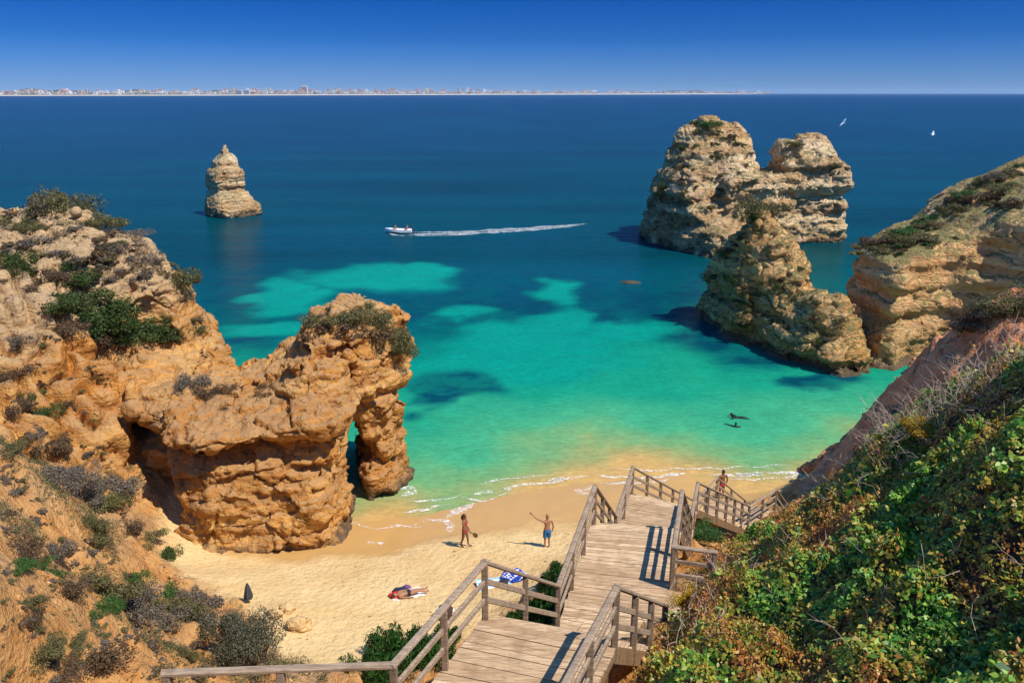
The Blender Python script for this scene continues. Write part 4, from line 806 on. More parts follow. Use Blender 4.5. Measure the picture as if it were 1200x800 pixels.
spec = 0.50 + 0.55 * fbm(np.stack([cx * 0.5, cy * 0.5, z * 0.3], 1), 2, 83) + 0.45 * fbm(np.stack([cx * 1.9, cy * 1.9, z * 1.2], 1), 2, 84) + 0.13 * rng.normal(size=len(cx)) + 0.04     # which plant stands here
sz = np.where(spec > 0.58, 0.095, 0.062) * (0.8 + 0.02 * cy) * rng.choice([0.6, 0.85, 1.0, 1.15, 1.45], len(cx), p=[.2, .25, .25, .2, .1])
V, Fc = leaf_arrays(Cc, Nn, sz, 9, 0.3, 0.55)
me = np_mesh('hillside_thicket', V, Fc); set_attr(me, 'species', np.repeat(spec, 4)); set_attr(me, 'tone', np.repeat(rng.uniform(0, 1, len(cx)), 4))
m = NT('thicket leaves'); sp = m.attr('species'); tn = m.attr('tone')
green = m.ramp(tn, [(0.05, (0.03, 0.11, 0.014)), (0.5, (0.10, 0.30, 0.036)), (0.95, (0.38, 0.56, 0.08))])
oliv = m.ramp(tn, [(0.05, (0.14, 0.125, 0.018)), (0.5, (0.36, 0.285, 0.04)), (0.95, (0.62, 0.48, 0.08))])
rust = m.ramp(tn, [(0.05, (0.20, 0.060, 0.018)), (0.5, (0.48, 0.165, 0.04)), (0.95, (0.66, 0.33, 0.085))])
c = m.mix(m.ramp(sp, [(0.30, 0.0), (0.44, 1.0)]), rust, oliv); c = m.mix(m.ramp(sp, [(0.62, 0.0), (0.74, 1.0)]), c, green); m.color(c)
m.b.inputs['Roughness'].default_value = 0.42; m.b.inputs['Specular IOR Level'].default_value = 0.4
tr = m.n('ShaderNodeBsdfTranslucent'); m.l(c, tr.inputs['Color']); mx = m.n('ShaderNodeMixShader'); mx.inputs[0].default_value = 0.4
m.l(m.b.outputs[0], mx.inputs[1]); m.l(tr.outputs[0], mx.inputs[2]); m.l(mx.outputs[0], m.out.inputs['Surface'])
tag(link('hillside_thicket', me, m.mat), 'dense thicket of green, olive and rust coloured leaves over the right hillside', 'thicket', kind='stuff')
# dry grey twigs poking out of the thicket
def on_canopy(px, py):
    d = ray(px, py)
    for y_ in np.arange(7, 34, 0.1):
        t_ = y_ / d[1]; x_ = d[0] * t_; z_ = CAM_Z + d[2] * t_
        if z_ < ground_z(x_, y_) + float(canopy(np.array([x_]), np.array([y_]))[0]): return Vector((x_, y_, z_))
    return Vector(ay(px, py, 18))
def twig_patch(n, fx, fy, length, name, label, seed):
    g = np.random.default_rng(seed); mb = MB()
    for k in range(n):
        x = fx(g); y = fy(g); zz = ground_z(x, y) + float(canopy(np.array([x]), np.array([y]))[0]) * 0.75; a = g.uniform(0, 6.28); L = length * g.uniform(0.5, 1.3); p = Vector((x, y, zz)); pts = [p]
        d = Vector((math.cos(a) * 0.7, math.sin(a) * 0.7, g.uniform(0.3, 1.0))).normalized()
        for q in range(4): d = (d + Vector(g.normal(size=3)) * 0.28).normalized(); pts.append(pts[-1] + d * L / 4)
        mb.tube(pts, [0.006, 0.005, 0.004, 0.003, 0.0015], 4)
        for q in (2, 3): mb.tube([pts[q], pts[q] + (d + Vector(g.normal(size=3)) * 0.6).normalized() * L * 0.3], [0.004, 0.002], 3)
    return tag(mb.build(name, simple('bleached twigs', (0.44, 0.34, 0.25), 0.9, 0.3)), label, 'twigs', kind='stuff')
def on_line(P, w):
    def f(g):
        t = g.uniform(0, len(P) - 1.001); i = int(t); q = lerp(P[i], P[i + 1], t - i); f.y = q[1] + g.normal() * w; return q[0] + g.normal() * w
    return f
ln = on_line([tuple(on_canopy(*q))[:2] for q in ((1198, 425), (1165, 440), (1130, 462), (1100, 482), (1060, 508), (1025, 530), (990, 552))], 0.32); twig_patch(330, ln, lambda g: ln.y, 0.8, 'dry_twigs', 'tangle of bleached dry twigs along the upper rim of the thicket', 5)
ln2 = on_line([(2.75, 10.4), (3.3, 12.2), (4.4, 14.2), (5.0, 16.6)], 0.3); twig_patch(90, ln2, lambda g: ln2.y, 0.5, 'dry_twigs', 'dry brown twigs spilling against the right side of the stairs', 6)
ln3 = on_line([(4, 8), (6, 10), (8, 12), (7, 16)], 1.6); twig_patch(130, ln3, lambda g: ln3.y, 0.55, 'dry_twigs', 'scattered dry twigs standing out of the thicket', 8)
yp = on_canopy(1080, 506); o = bpy.data.objects.new('shrub', PROTO['yellow', 0, 1]); COL.objects.link(o); o.location = yp; o.scale = (0.52, 0.5, 0.42); tag(o, 'yellow flowering bush beside the red slope', 'shrub', 'yellow flowering bushes')
shrub(805, 715, 30, 34, 'yellow', 'yellow flowering bush growing against the stair railing', 'yellow flowering bushes', -0.4, 1)
shrub(832, 632, 34, 24, 'green', 'fresh green bush at the right side of the stairs by the railing corner', 'yellow flowering bushes', -0.3, 1)

SCV = []; SCM = []; SCF = []
def scatter(poly, n, kinds, wr, seed):
    g = np.random.default_rng(seed); P_ = np.array(poly, float); k = 0; tries = 0
    while k < n and tries < n * 30:
        tries += 1; x = g.uniform(P_[:, 0].min(), P_[:, 0].max()); y = g.uniform(P_[:, 1].min(), P_[:, 1].max())
        if sdpoly(np.array([x]), np.array([y]), poly)[0] > 0 or pn(np.array([[x * 0.022, y * 0.03, seed]]), 3)[0] < -0.02 + 0.1 * g.normal(): continue
        w = g.uniform(*wr); r_ = hit(x, y)
        if not r_: continue
        p, _n, t = r_; rx = 0.6 * w * t / F_PX; rz = rx * g.uniform(0.4, 0.8); kd = kinds[g.integers(len(kinds))]; me = PROTO[kd, int(g.integers(2)), 0]; a = g.uniform(0, 6.28); V = verts_of(me); ca, sa = math.cos(a), math.sin(a)
        V = np.stack([(V[:, 0] * ca - V[:, 1] * sa) * rx, (V[:, 0] * sa + V[:, 1] * ca) * rx, V[:, 2] * rz], 1) + np.array([p.x, p.y, p.z - 0.3 * rz]); SCV.append(V)
        mi = np.empty(len(me.polygons), np.int32); me.polygons.foreach_get('material_index', mi); SCM.append(np.where(mi == 1, 6, list(SHRUB).index(kd))); k += 1
scatter([(0, 535), (60, 590), (130, 655), (205, 720), (260, 790), (0, 800)], 190, ['grey', 'grey', 'brown', 'olive', 'olive'], (5, 17), 31)
scatter([(0, 340), (60, 370), (120, 420), (145, 500), (100, 560), (0, 520)], 60, ['grey', 'brown', 'brown', 'olive'], (4, 13), 32)
scatter([(0, 258), (170, 268), (215, 320), (240, 390), (150, 330), (0, 345)], 90, ['grey', 'grey', 'brown', 'olive'], (6, 20), 33)
scatter([(770, 190), (830, 135), (885, 165), (880, 215), (840, 270), (760, 260)], 60, ['olive', 'olive', 'brown', 'dark'], (4, 12), 34)
scatter([(825, 330), (885, 245), (925, 290), (960, 355), (1010, 375), (960, 400), (850, 380)], 70, ['olive', 'olive', 'brown', 'dark'], (5, 17), 35)
scatter([(1000, 290), (1200, 190), (1200, 235), (1110, 285), (1010, 310)], 80, ['olive', 'olive', 'green', 'brown'], (6, 22), 36)
VV = np.concatenate(SCV); me = np_mesh('low_scrub', VV, np.arange(len(VV)).reshape(-1, 4)); o = link('low_scrub', me, [SHRUB[k] for k in SHRUB] + [M_TWIG]); me.polygons.foreach_set('material_index', np.concatenate(SCM).astype(np.int32))
tag(o, 'low dry scrub dotted over the cliffs, slopes and rocks', 'scrub', kind='stuff')
# rubble and dry grass lying on the bare slopes
RK = np.random.default_rng(41); m_ = 26000; qx = RK.uniform(-24, 20, m_); qy = RK.uniform(8, 42, m_)
def field(a, x, y): return a[np.clip(np.searchsorted(gx, x), 0, len(gx) - 1), np.clip(np.searchsorted(gy, y), 0, len(gy) - 1)]
bare = (1 - field(a_sand, qx, qy)) * (1 - field(a_hill, qx, qy)); k_ = (RK.uniform(0, 1, m_) < bare * (0.3 + 0.9 * n2(qx, qy, 0.5, 2, 44)))
qx = qx[k_]; qy = qy[k_]; qz = field(GZ, qx, qy); r_ = 0.02 + 0.10 * RK.uniform(0, 1, len(qx)) ** 4
oc = np.array([(1, 0, 0), (-1, 0, 0), (0, 1, 0), (0, -1, 0), (0, 0, 1), (0, 0, -1)], float); of = np.array([(0, 2, 4), (2, 1, 4), (1, 3, 4), (3, 0, 4), (2, 0, 5), (1, 2, 5), (3, 1, 5), (0, 3, 5)])
VV = (np.stack([qx, qy, qz], 1)[:, None, :] + oc[None] * r_[:, None, None] * RK.uniform(0.5, 1.2, (len(qx), 6, 1))).reshape(-1, 3); FF = (np.arange(len(qx))[:, None, None] * 6 + of[None]).reshape(-1, 3)
tag(link('rubble', np_mesh('rubble', VV, FF), simple('rubble', (0.50, 0.28, 0.12), 0.9, 0.35, 3)), 'loose stones and crumbs of soil lying on the bare slopes', 'rubble', kind='stuff')
m_ = 120000; qx = RK.uniform(-24, 20, m_); qy = RK.uniform(8, 42, m_); dn = n2(qx, qy, 0.33, 4, 45)
bare = (1 - field(a_sand, qx, qy)) * (1 - field(a_hill, qx, qy)) * np.where(qx > 8, 0.15, 1); k_ = RK.uniform(0, 1, m_) < bare * 0.6 * sstep(0.10, 0.45, dn); qx = qx[k_]; qy = qy[k_]; qz = field(GZ, qx, qy); n_ = len(qx)
hh_ = RK.uniform(0.05, 0.17, n_); an = RK.uniform(0, 6.28, n_); wd = 0.012 + 0.012 * RK.uniform(0, 1, n_); ln_ = RK.normal(size=(n_, 2)) * 0.10
B0 = np.stack([qx, qy, qz - 0.03], 1); sd = np.stack([np.cos(an) * wd, np.sin(an) * wd, 0 * wd], 1); tp = B0 + np.stack([ln_[:, 0], ln_[:, 1], hh_], 1)
VV = np.stack([B0 - sd, B0 + sd, tp + sd * 0.3, tp - sd * 0.3], 1).reshape(-1, 3)
tag(link('dry_grass', np_mesh('dry_grass', VV, np.arange(n_ * 4).reshape(-1, 4)), leaf_mat('dry grass blades', [(0.1, (0.14, 0.085, 0.045)), (0.5, (0.28, 0.18, 0.09)), (0.9, (0.40, 0.28, 0.15))])), 'thin dry grass and stubble growing in patches on the bare slopes', 'grass', kind='stuff')

m_ = 620000; lf_ = RK.uniform(0, 1, m_) < 0.7; qx = np.where(lf_, RK.uniform(-24, -6, m_), RK.uniform(11, 24, m_)); qy = np.where(lf_, RK.uniform(12, 38, m_), RK.uniform(24, 44, m_)); dn = n2(qx, qy, 0.30, 5, 49) + 0.18 * n2(qx, qy, 1.6, 2, 50)
bare = (1 - field(a_sand, qx, qy)) * (1 - field(a_hill, qx, qy)) * np.where(qx > 8, 0.5 * sstep(9.5, 12.5, field(GZ, qx, qy)), 1); k_ = (RK.uniform(0, 1, m_) < bare * sstep(0.06, 0.30, dn)); qx = qx[k_]; qy = qy[k_]; dn = dn[k_]; qz = field(GZ, qx, qy)
hc = np.stack([qx, qy, qz + RK.uniform(0, 1, len(qx)) * 0.38 * sstep(0.06, 0.5, dn)], 1); V, Fc = leaf_arrays(hc, RK.normal(size=(len(qx), 3)) + np.array([0, 0, 0.5]), 0.085, 51, 0.25, 0.38)
m = NT('heath'); hn_ = m.ramp(m.math('ADD', m.math('MULTIPLY', m.n('ShaderNodeNewGeometry').outputs['Random Per Island'], 0.45), m.math('MULTIPLY', m.noise(m.coord(), 0.9, 4), 0.62)), [(0.25, (0.055, 0.035, 0.02)), (0.42, (0.13, 0.095, 0.06)), (0.58, (0.16, 0.14, 0.055)), (0.75, (0.10, 0.115, 0.03)), (0.95, (0.24, 0.20, 0.12))]); m.color(hn_)
tag(link('heath', np_mesh('heath', V, Fc), m.mat), 'low grey brown heath matting the ground between the shrubs on the slopes', 'heath', kind='stuff')

# ------------------------------------------------------------------ boulders on the sand
M_BOULD = rock_mat('beach boulder', (0.62, 0.36, 0.13), (0.74, 0.50, 0.23), (0.44, 0.22, 0.08), (0.68, 0.46, 0.22), 0.5, 0.6, 0.6, stain=False)
def boulder(px, py, w, hgt, label, seed):
    p, n, t = hit(px, py); s = t / F_PX; bm = bmesh.new(); bmesh.ops.create_icosphere(bm, subdivisions=4, radius=1); V = np.array([v.co for v in bm.verts])
    d = 1 + 0.35 * fbm(V * 1.1, 3, seed) + 0.1 * fbm(V * 4, 2, seed + 5); V = V * d[:, None] * np.array([w * s / 2, w * s / 2.6, hgt * s / 2])
    for v, q in zip(bm.verts, V): v.co = q
    me = bpy.data.meshes.new('boulder'); bm.to_mesh(me); bm.free(); o = link('boulder', me, M_BOULD, smooth=True); o.location = p + Vector((0, 0.1, hgt * s * 0.2)); return tag(o, label, 'boulder', 'boulders on the sand')
boulder(336, 716, 20, 11, 'small ochre boulder on the sand, the farther of two', 91); boulder(350, 738, 28, 20, 'larger ochre boulder on the sand with a shaded hollow under it', 95)
boulder(322, 722, 16, 10, 'lowest small rock touching the big round bush', 97)
p = az(738, 331, 0); bm = bmesh.new(); bmesh.ops.create_icosphere(bm, subdivisions=3, radius=1)
for v in bm.verts: v.co = v.co * (1 + 0.3 * float(pn(np.array([v.co]) * 1.3, 4)[0])); v.co = Vector((v.co.x * 1.2, v.co.y * 0.7, v.co.z * 0.2))
me = bpy.data.meshes.new('reef_rock'); bm.to_mesh(me); bm.free(); o = link('reef_rock', me, M_MID, smooth=True); o.location = p; tag(o, 'low brown reef rock just breaking the surface in open water', 'rock')

m_ = 9000; qx = RK.uniform(-16, 14, m_); qy = RK.uniform(23, 42, m_); qz = field(GZ, qx, qy); k_ = (field(a_sand, qx, qy) > 0.9) & (qz > 0.82) & (RK.uniform(0, 1, m_) < np.clip(0.35 + 0.9 * n2(qx, qy, 0.35, 3, 47), 0.05, 1)); qx = qx[k_]; qy = qy[k_]; qz = qz[k_]; r_ = 0.012 + 0.05 * RK.uniform(0, 1, len(qx)) ** 3
VV = (np.stack([qx, qy, qz], 1)[:, None, :] + oc[None] * np.stack([r_ * 1.5, r_, r_ * 0.5], 1)[:, None, :] * RK.uniform(0.5, 1.3, (len(qx), 6, 1))).reshape(-1, 3); FF = (np.arange(len(qx))[:, None, None] * 6 + of[None]).reshape(-1, 3)
tag(link('beach_pebbles', np_mesh('beach_pebbles', VV, FF), simple('brown pebbles', (0.26, 0.14, 0.06), 0.9, 0.5, 2)), 'small brown pebbles and bits of weed strewn over the dry sand', 'pebbles', kind='stuff')

# ------------------------------------------------------------------ people
SKIN = simple('tanned skin', (0.36, 0.165, 0.085), 0.55, 0.08, 6); SKIN_D = simple('darker tanned skin', (0.22, 0.095, 0.05), 0.55, 0.08, 6)
HAIR = simple('brown hair', (0.06, 0.03, 0.015), 0.6, 0.2, 20); HAIR_B = simple('fair hair', (0.30, 0.17, 0.07), 0.6, 0.2, 20); BLACK = simple('black neoprene', (0.012, 0.014, 0.016), 0.5, 0.2)
def skin_body(name, nodes, edges, mat, parent, sub=2):
    # nodes: key -> (position, radius); one skinned surface grown over the skeleton, rooted at the pelvis
    me = bpy.data.meshes.new(name); keys = list(nodes); me.from_pydata([nodes[k][0] for k in keys], [(keys.index(a), keys.index(b)) for a, b in edges], []); o = bpy.data.objects.new(name, me); COL.objects.link(o)
    md = o.modifiers.new('skin', 'SKIN'); md.use_smooth_shade = True
    for i, k in enumerate(keys):
        r_ = nodes[k][1]; r_ = r_ if isinstance(r_, tuple) else (r_, r_); me.skin_vertices[0].data[i].radius = r_; me.skin_vertices[0].data[i].use_root = (k == 'pelvis')
    s = o.modifiers.new('sub', 'SUBSURF'); s.levels = sub; s.render_levels = sub
    dg = bpy.context.evaluated_depsgraph_get(); m2 = bpy.data.meshes.new_from_object(o.evaluated_get(dg)); bpy.data.objects.remove(o); return link(name, m2, mat, parent, True)
def hand(nodes, edges, wrist, d, tag_, curl=(0, 0, -1)):
    d = Vector(d).normalized(); cu = Vector(curl).normalized(); s = d.cross(cu).normalized(); w = Vector(nodes[wrist][0]); palm = w + d * 0.07; nodes[tag_ + 'palm'] = (palm, (0.036, 0.018)); edges.append((wrist, tag_ + 'palm'))
    for k, (off, L) in enumerate(((-0.03, 0.065), (-0.01, 0.08), (0.011, 0.076), (0.031, 0.058))):
        a = palm + s * off + d * 0.03; b = a + (d + cu * 0.35) * L * 0.6; c = b + (d + cu * 0.9) * L * 0.45
        nodes[f'{tag_}f{k}a'] = (a, 0.011); nodes[f'{tag_}f{k}b'] = (b, 0.009); nodes[f'{tag_}f{k}c'] = (c, 0.008)
        edges += [(tag_ + 'palm', f'{tag_}f{k}a'), (f'{tag_}f{k}a', f'{tag_}f{k}b'), (f'{tag_}f{k}b', f'{tag_}f{k}c')]
    a = w + d * 0.035 - s * 0.035; b = a + (d - s * 0.7 + cu * 0.4).normalized() * 0.05; nodes[tag_ + 't1'] = (a, 0.012); nodes[tag_ + 't2'] = (b, 0.010); edges += [(wrist, tag_ + 't1'), (tag_ + 't1', tag_ + 't2')]
def standing(label, loc, face, skin, hair, female=False, raise_arm=None, fwd_arm=None, stride=0.0, H=1.72, long_hair=False):
    """Upright figure: x is its right-hand side, -y the way it faces."""
    root = tag(empty('person', loc, face), label, 'person'); k = H / 1.75; sw = 0.18 if female else 0.21; hw = 0.10
    n = {'pelvis': ((0, 0, .95*k), (.155, .11)), 'waist': ((0, .01, 1.12*k), (.125, .095)), 'chest': ((0, 0, 1.32*k), (.155, .11)), 'neckb': ((0, .02, 1.47*k), (.085, .07)), 'neck': ((0, .01, 1.53*k), .05), 'head': ((0, -.005, 1.62*k), (.078, .092)), 'crown': ((0, .0, 1.70*k), (.07, .085)),
         'nose': ((0, -.105, 1.60*k), .013)}
    e = [('pelvis', 'waist'), ('waist', 'chest'), ('chest', 'neckb'), ('neckb', 'neck'), ('neck', 'head'), ('head', 'crown'), ('head', 'nose')]
    for s, t in ((1, 'r'), (-1, 'l')):
        st = stride * s
        n[t+'hip'] = ((s*hw, 0, .88*k), .10); n[t+'knee'] = ((s*(hw-.005), -st*.5 - .02, .49*k), .062); n[t+'ank'] = ((s*(hw-.01), -st + .03, .09*k), .040); n[t+'toe'] = ((s*(hw+.02), -st - .15, .03), .032)
        e += [('pelvis', t+'hip'), (t+'hip', t+'knee'), (t+'knee', t+'ank'), (t+'ank', t+'toe')]
        n[t+'sh'] = ((s*sw, .01, 1.42*k), .06)
        if raise_arm == t: el, wr = (s*(sw+.27), -.08, 1.53*k), (s*(sw+.46), -.22, 1.70*k)
        elif fwd_arm == t: el, wr = (s*(sw+.06), -.12, 1.15*k), (s*(sw+.06), -.38, 1.02*k)
        else: el, wr = (s*(sw+.07), .05, 1.13*k), (s*(sw+.08), -.05, .90*k)
        n[t+'el'] = (el, .042); n[t+'wr'] = (wr, .029); e += [('chest', t+'sh'), (t+'sh', t+'el'), (t+'el', t+'wr')]
        dd = Vector(wr) - Vector(el); hand(n, e, t+'wr', dd, t, (-s * .8, -.6, -.1))
    skin_body('body', n, e, skin, root)
    h = MB(); h.ball((0, .025, 1.675*k), (.092, .105, .10), 0, 12)
    if long_hair: h.tube([(0, .09, 1.66*k), (0, .13, 1.56*k), (0, .12, 1.42*k)], [.07, .065, .02], 8)
    h.build('hair', hair, root, True)
    f = MB(); 
    for s in (1, -1): f.ball((s*.032, -.088, 1.635*k), .011)
    f.build('eyes', simple('dark eyes', (0.02, 0.015, 0.01)), root, True)
    f = MB(); f.tube([(-.025, -.088, 1.565*k), (0, -.094, 1.563*k), (.025, -.088, 1.565*k)], .007); f.build('mouth', simple('lips', (0.30, 0.08, 0.06)), root, True)
    f = MB()
    for s in (1, -1): f.ball((s*.086, .01, 1.61*k), (.012, .02, .03))
    f.build('ears', skin, root, True)
    return root, k
def ring(cx_, cy_, z, rx, ry, n=14): return [(cx_ + rx*math.cos(2*math.pi*i/n), cy_ + ry*math.sin(2*math.pi*i/n), z) for i in range(n)]
RED = simple('red swimwear', (0.42, 0.03, 0.05), 0.7); BLUE = simple('blue swim shorts', (0.03, 0.14, 0.34), 0.7); 
def at_ground(px, py):
    p, n, t = hit(px, py); return p
# woman walking with a bat
wloc = at_ground(545, 640); w, k = standing('person in a red bikini on the wet sand holding a round bat', wloc, R(70), SKIN_D, HAIR, True, None, 'l', 0.16, 1.70, True)
g_ = MB(); g_.rings([ring(0, 0, .84*k, .155, .125), ring(0, 0, .90*k, .172, .137), ring(0, 0, .98*k, .165, .125)], 0, False); g_.build('bikini_bottom', RED, w, True)
g_ = MB(); g_.rings([ring(0, -.005, 1.25*k, .155, .118), ring(0, -.012, 1.31*k, .168, .132), ring(0, -.005, 1.36*k, .165, .122)], 0, False); g_.build('bikini_top', RED, w, True)
bat = tag(empty('beach_bat', wloc), 'round wooden beach bat in the hand of the person in red', 'bat'); mw = Matrix.Translation(wloc) @ Matrix.Rotation(R(70), 4, 'Z'); hp = mw @ Vector((-.25, -.45, 1.0*k)); dr = (mw.to_3x3() @ Vector((0, -.9, -.45))).normalized()
bat.location = hp; q = MB(); q.tube([(0, 0, 0) - dr * .04 if False else -dr * .05, dr * .10], .014); q.build('handle', M_BEAM, bat, True)
s_ = dr.cross(Vector((0, 0, 1))).normalized(); u_ = s_.cross(dr).normalized(); q = MB(); C0 = dr * .22; q.rings([[C0 + (dr * math.cos(a) + u_ * math.sin(a)) * .13 + s_ * zz for a in [2*math.pi*i/18 for i in range(18)]] for zz in (-.008, .008)]); q.build('blade', M_BEAM, bat)
# man with raised arm
mloc = at_ground(641, 641); mn, k = standing('person in blue shorts on the sand with one arm stretched up', mloc, R(15), SKIN, HAIR_B, False, 'r', None, 0.03, 1.75)
mn.rotation_euler.z = R(195)
mn_l = mn
g_ = MB(); g_.rings([ring(0, 0, 1.00*k, .165, .122), ring(0, 0, .90*k, .180, .138), ring(0, 0, .84*k, .186, .138)], 0, False)
for s in (1, -1): g_.rings([ring(s*.095, 0, .86*k, .098, .112), ring(s*.10, -.01, .70*k, .100, .104), ring(s*.10, -.015, .55*k, .098, .098)], 0, False)
g_.build('swim_shorts', BLUE, mn, True)
# person on the wet sand beyond the stairs
tl = at_ground(845, 584); th, k = standing('dark-haired person standing on the wet sand beyond the lower stair railing', tl, R(200), SKIN_D, HAIR, False, None, None, 0.03, 1.72)
g_ = MB(); g_.rings([ring(0, 0, .82*k, .18, .135), ring(0, 0, .90*k, .178, .137), ring(0, 0, .99*k, .165, .122)], 0, False); g_.build('swim_shorts', RED, th, True)
# sunbather on a towel
sl = at_ground(478, 698); TOW = simple('white towel', (0.72, 0.70, 0.66), 0.95, 0.1)
def towel(name, loc, rz, w, l, mats, label, stripes=False, seed=1):
    nx, ny = 16, 24; V = [((i / nx - .5) * w, (j / ny - .5) * l, 0.03 + 0.02 * math.sin(i * 1.3 + seed) * math.cos(j * .9) + 0.015 * random.random()) for i in range(nx + 1) for j in range(ny + 1)]; o_ = len(V)
    V += [(x, y, z - .02) for x, y, z in V]; Fq = []; Mi = []
    for i in range(nx):
        for j in range(ny):
            a = i * (ny + 1) + j; Fq.append((a, a + ny + 1, a + ny + 2, a + 1)); Mi.append(((i // 2 + (j // 3 if stripes == 'check' else 0)) % 2) if stripes else 0); Fq.append((o_ + a, o_ + a + 1, o_ + a + ny + 2, o_ + a + ny + 1)); Mi.append(0)
    me = bpy.data.meshes.new(name); me.from_pydata(V, [], Fq); me.polygons.foreach_set('material_index', Mi); o = link(name, me, mats, smooth=True); o.location = loc; o.rotation_euler.z = rz; return tag(o, label, 'towel')
towel('beach_towel', sl, R(-68), 0.85, 1.3, [TOW], 'white beach towel under the sunbather')
sb = tag(empty('person', sl + Vector((0.0, 0, 0.05)), R(-72)), 'sunbathing person lying face up on a white towel with legs stretched out', 'person')
n = {'pelvis': ((0, 0.05, .13), (.16, .11)), 'waist': ((0, -.12, .12), (.13, .095)), 'chest': ((0, -.33, .13), (.16, .11)), 'neckb': ((0, -.48, .12), (.08, .06)), 'neck': ((0, -.54, .12), .05), 'head': ((0, -.64, .13), (.08, .09)), 'crown': ((0, -.72, .12), (.07, .08)), 'nose': ((0, -.63, .235), .013)}
e = [('pelvis', 'waist'), ('waist', 'chest'), ('chest', 'neckb'), ('neckb', 'neck'), ('neck', 'head'), ('head', 'crown'), ('head', 'nose')]
for s, t in ((1, 'r'), (-1, 'l')):
    n[t+'hip'] = ((s*.1, .13, .12), .1); n[t+'knee'] = ((s*.11, .52, .15 + .06*(s > 0)), .062); n[t+'ank'] = ((s*.12, .93, .08), .04); n[t+'toe'] = ((s*.14, 1.0, .19), .03); n[t+'sh'] = ((s*.2, -.43, .12), .06); n[t+'el'] = ((s*.30, -.18, .09), .042); n[t+'wr'] = ((s*.30, .06, .08), .03)
    e += [('pelvis', t+'hip'), (t+'hip', t+'knee'), (t+'knee', t+'ank'), (t+'ank', t+'toe'), ('chest', t+'sh'), (t+'sh', t+'el'), (t+'el', t+'wr')]; hand(n, e, t+'wr', (0, 1, -.1), t, (0, .1, -1))
sb.scale = (.86, .86, .86); skin_body('body', n, e, SKIN, sb); h = MB(); h.ball((0, -.70, .12), (.09, .10, .10), 0, 10); h.build('hair', HAIR, sb, True)
g_ = MB(); g_.rings([[(.178*math.cos(a), y, .125 + .125*math.sin(a)) for a in [2*math.pi*i/14 for i in range(14)]] for y in (-.02, .05, .14)], 0, False); g_.build('swim_shorts', simple('black shorts', (0.02, 0.02, 0.03), 0.8), sb, True)
def bag(name, loc, r_, mats, label, cat, seed, squash=(1, 1, 0.6), mi=None):
    bm = bmesh.new(); bmesh.ops.create_icosphere(bm, subdivisions=3, radius=r_)
    for v in bm.verts:
        q = float(fbm(np.array([v.co / r_]) * 1.5, 3, seed)[0]); v.co *= 1 + .35 * q; v.co = Vector((v.co.x * squash[0], v.co.y * squash[1], max(v.co.z, -r_ * .6) * squash[2]))
    me = bpy.data.meshes.new(name); bm.to_mesh(me); bm.free()
    if mi: me.polygons.foreach_set('material_index', [mi(p.center / r_) for p in me.polygons])
    o = link(name, me, mats, smooth=True); o.location = loc + Vector((0, 0, r_ * .6 * squash[2])); return tag(o, label, cat)
bag('beach_bag', at_ground(464, 699), .24, [simple('red cloth', (0.55, 0.03, 0.03), 0.8)], 'crumpled red cloth bag by the head of the sunbather', 'bag', 1, (1.2, .8, .5))
bag('dark_clothes', at_ground(470, 694), .27, [simple('navy cloth', (0.025, 0.025, 0.05), 0.9)], 'heap of dark clothes behind the sunbather', 'clothes', 2, (1.3, .7, .5)); bag('purple_clothes', at_ground(477, 690), .18, [simple('purple cloth', (0.16, 0.06, 0.16), 0.9)], 'small heap of purple clothes beside the dark heap', 'clothes', 3)
CYAN = simple('pale blue cloth', (0.22, 0.52, 0.75), 0.9); DBLUE = simple('blue cloth', (0.02, 0.06, 0.42), 0.8); WHT = simple('white cloth', (0.75, 0.74, 0.72), 0.9)
towel('beach_towel', at_ground(584, 685), R(-80), 1.0, 1.8, [CYAN, WHT], 'pale blue and white towel spread on the sand behind the railing', True)
bag('patterned_blanket', at_ground(603, 679), .42, [DBLUE, WHT], 'heaped blue blanket with white pattern on the sand behind the railing', 'blanket', 5, (1.3, .8, .7), lambda c: 1 if (math.sin(c.x * 14) * math.sin(c.z * 14 + c.y * 9) > .35) else 0)
bag('dark_backpack', at_ground(590, 684), .20, [simple('dark cloth', (0.03, 0.025, 0.025), 0.9)], 'dark bag between the blue towel and the blue blanket', 'bag', 6)
bag('striped_bundle', at_ground(522, 722), .34, [simple('brown cloth', (0.06, 0.03, 0.02), 0.9), WHT], 'brown and white bundle on the sand seen through the railing', 'bundle', 7, (1.1, .9, .9), lambda c: 1 if math.sin(c.x * 6 + 1.2) > .2 else 0)
# folded parasol
pl = at_ground(291, 706); ps = tag(empty('folded_parasol', pl), 'folded dark parasol standing in the sand behind the big bush', 'parasol')
q = MB(); q.tube([(0, 0, -.15), (0.03, 0, .95)], .015); q.build('pole', M_POST, ps, True)
q = MB(); q.rings([[(0.03 + (rr * (1 + .25 * (i % 2))) * math.cos(2*math.pi*i/12), (rr * (1 + .25 * (i % 2))) * math.sin(2*math.pi*i/12), z_) for i in range(12)] for rr, z_ in ((.14, .22), (.15, .34), (.10, .62), (.05, .85), (.015, .93))]); q.build('canopy', simple('charcoal canvas', (0.05, 0.05, 0.055), 0.9), ps)
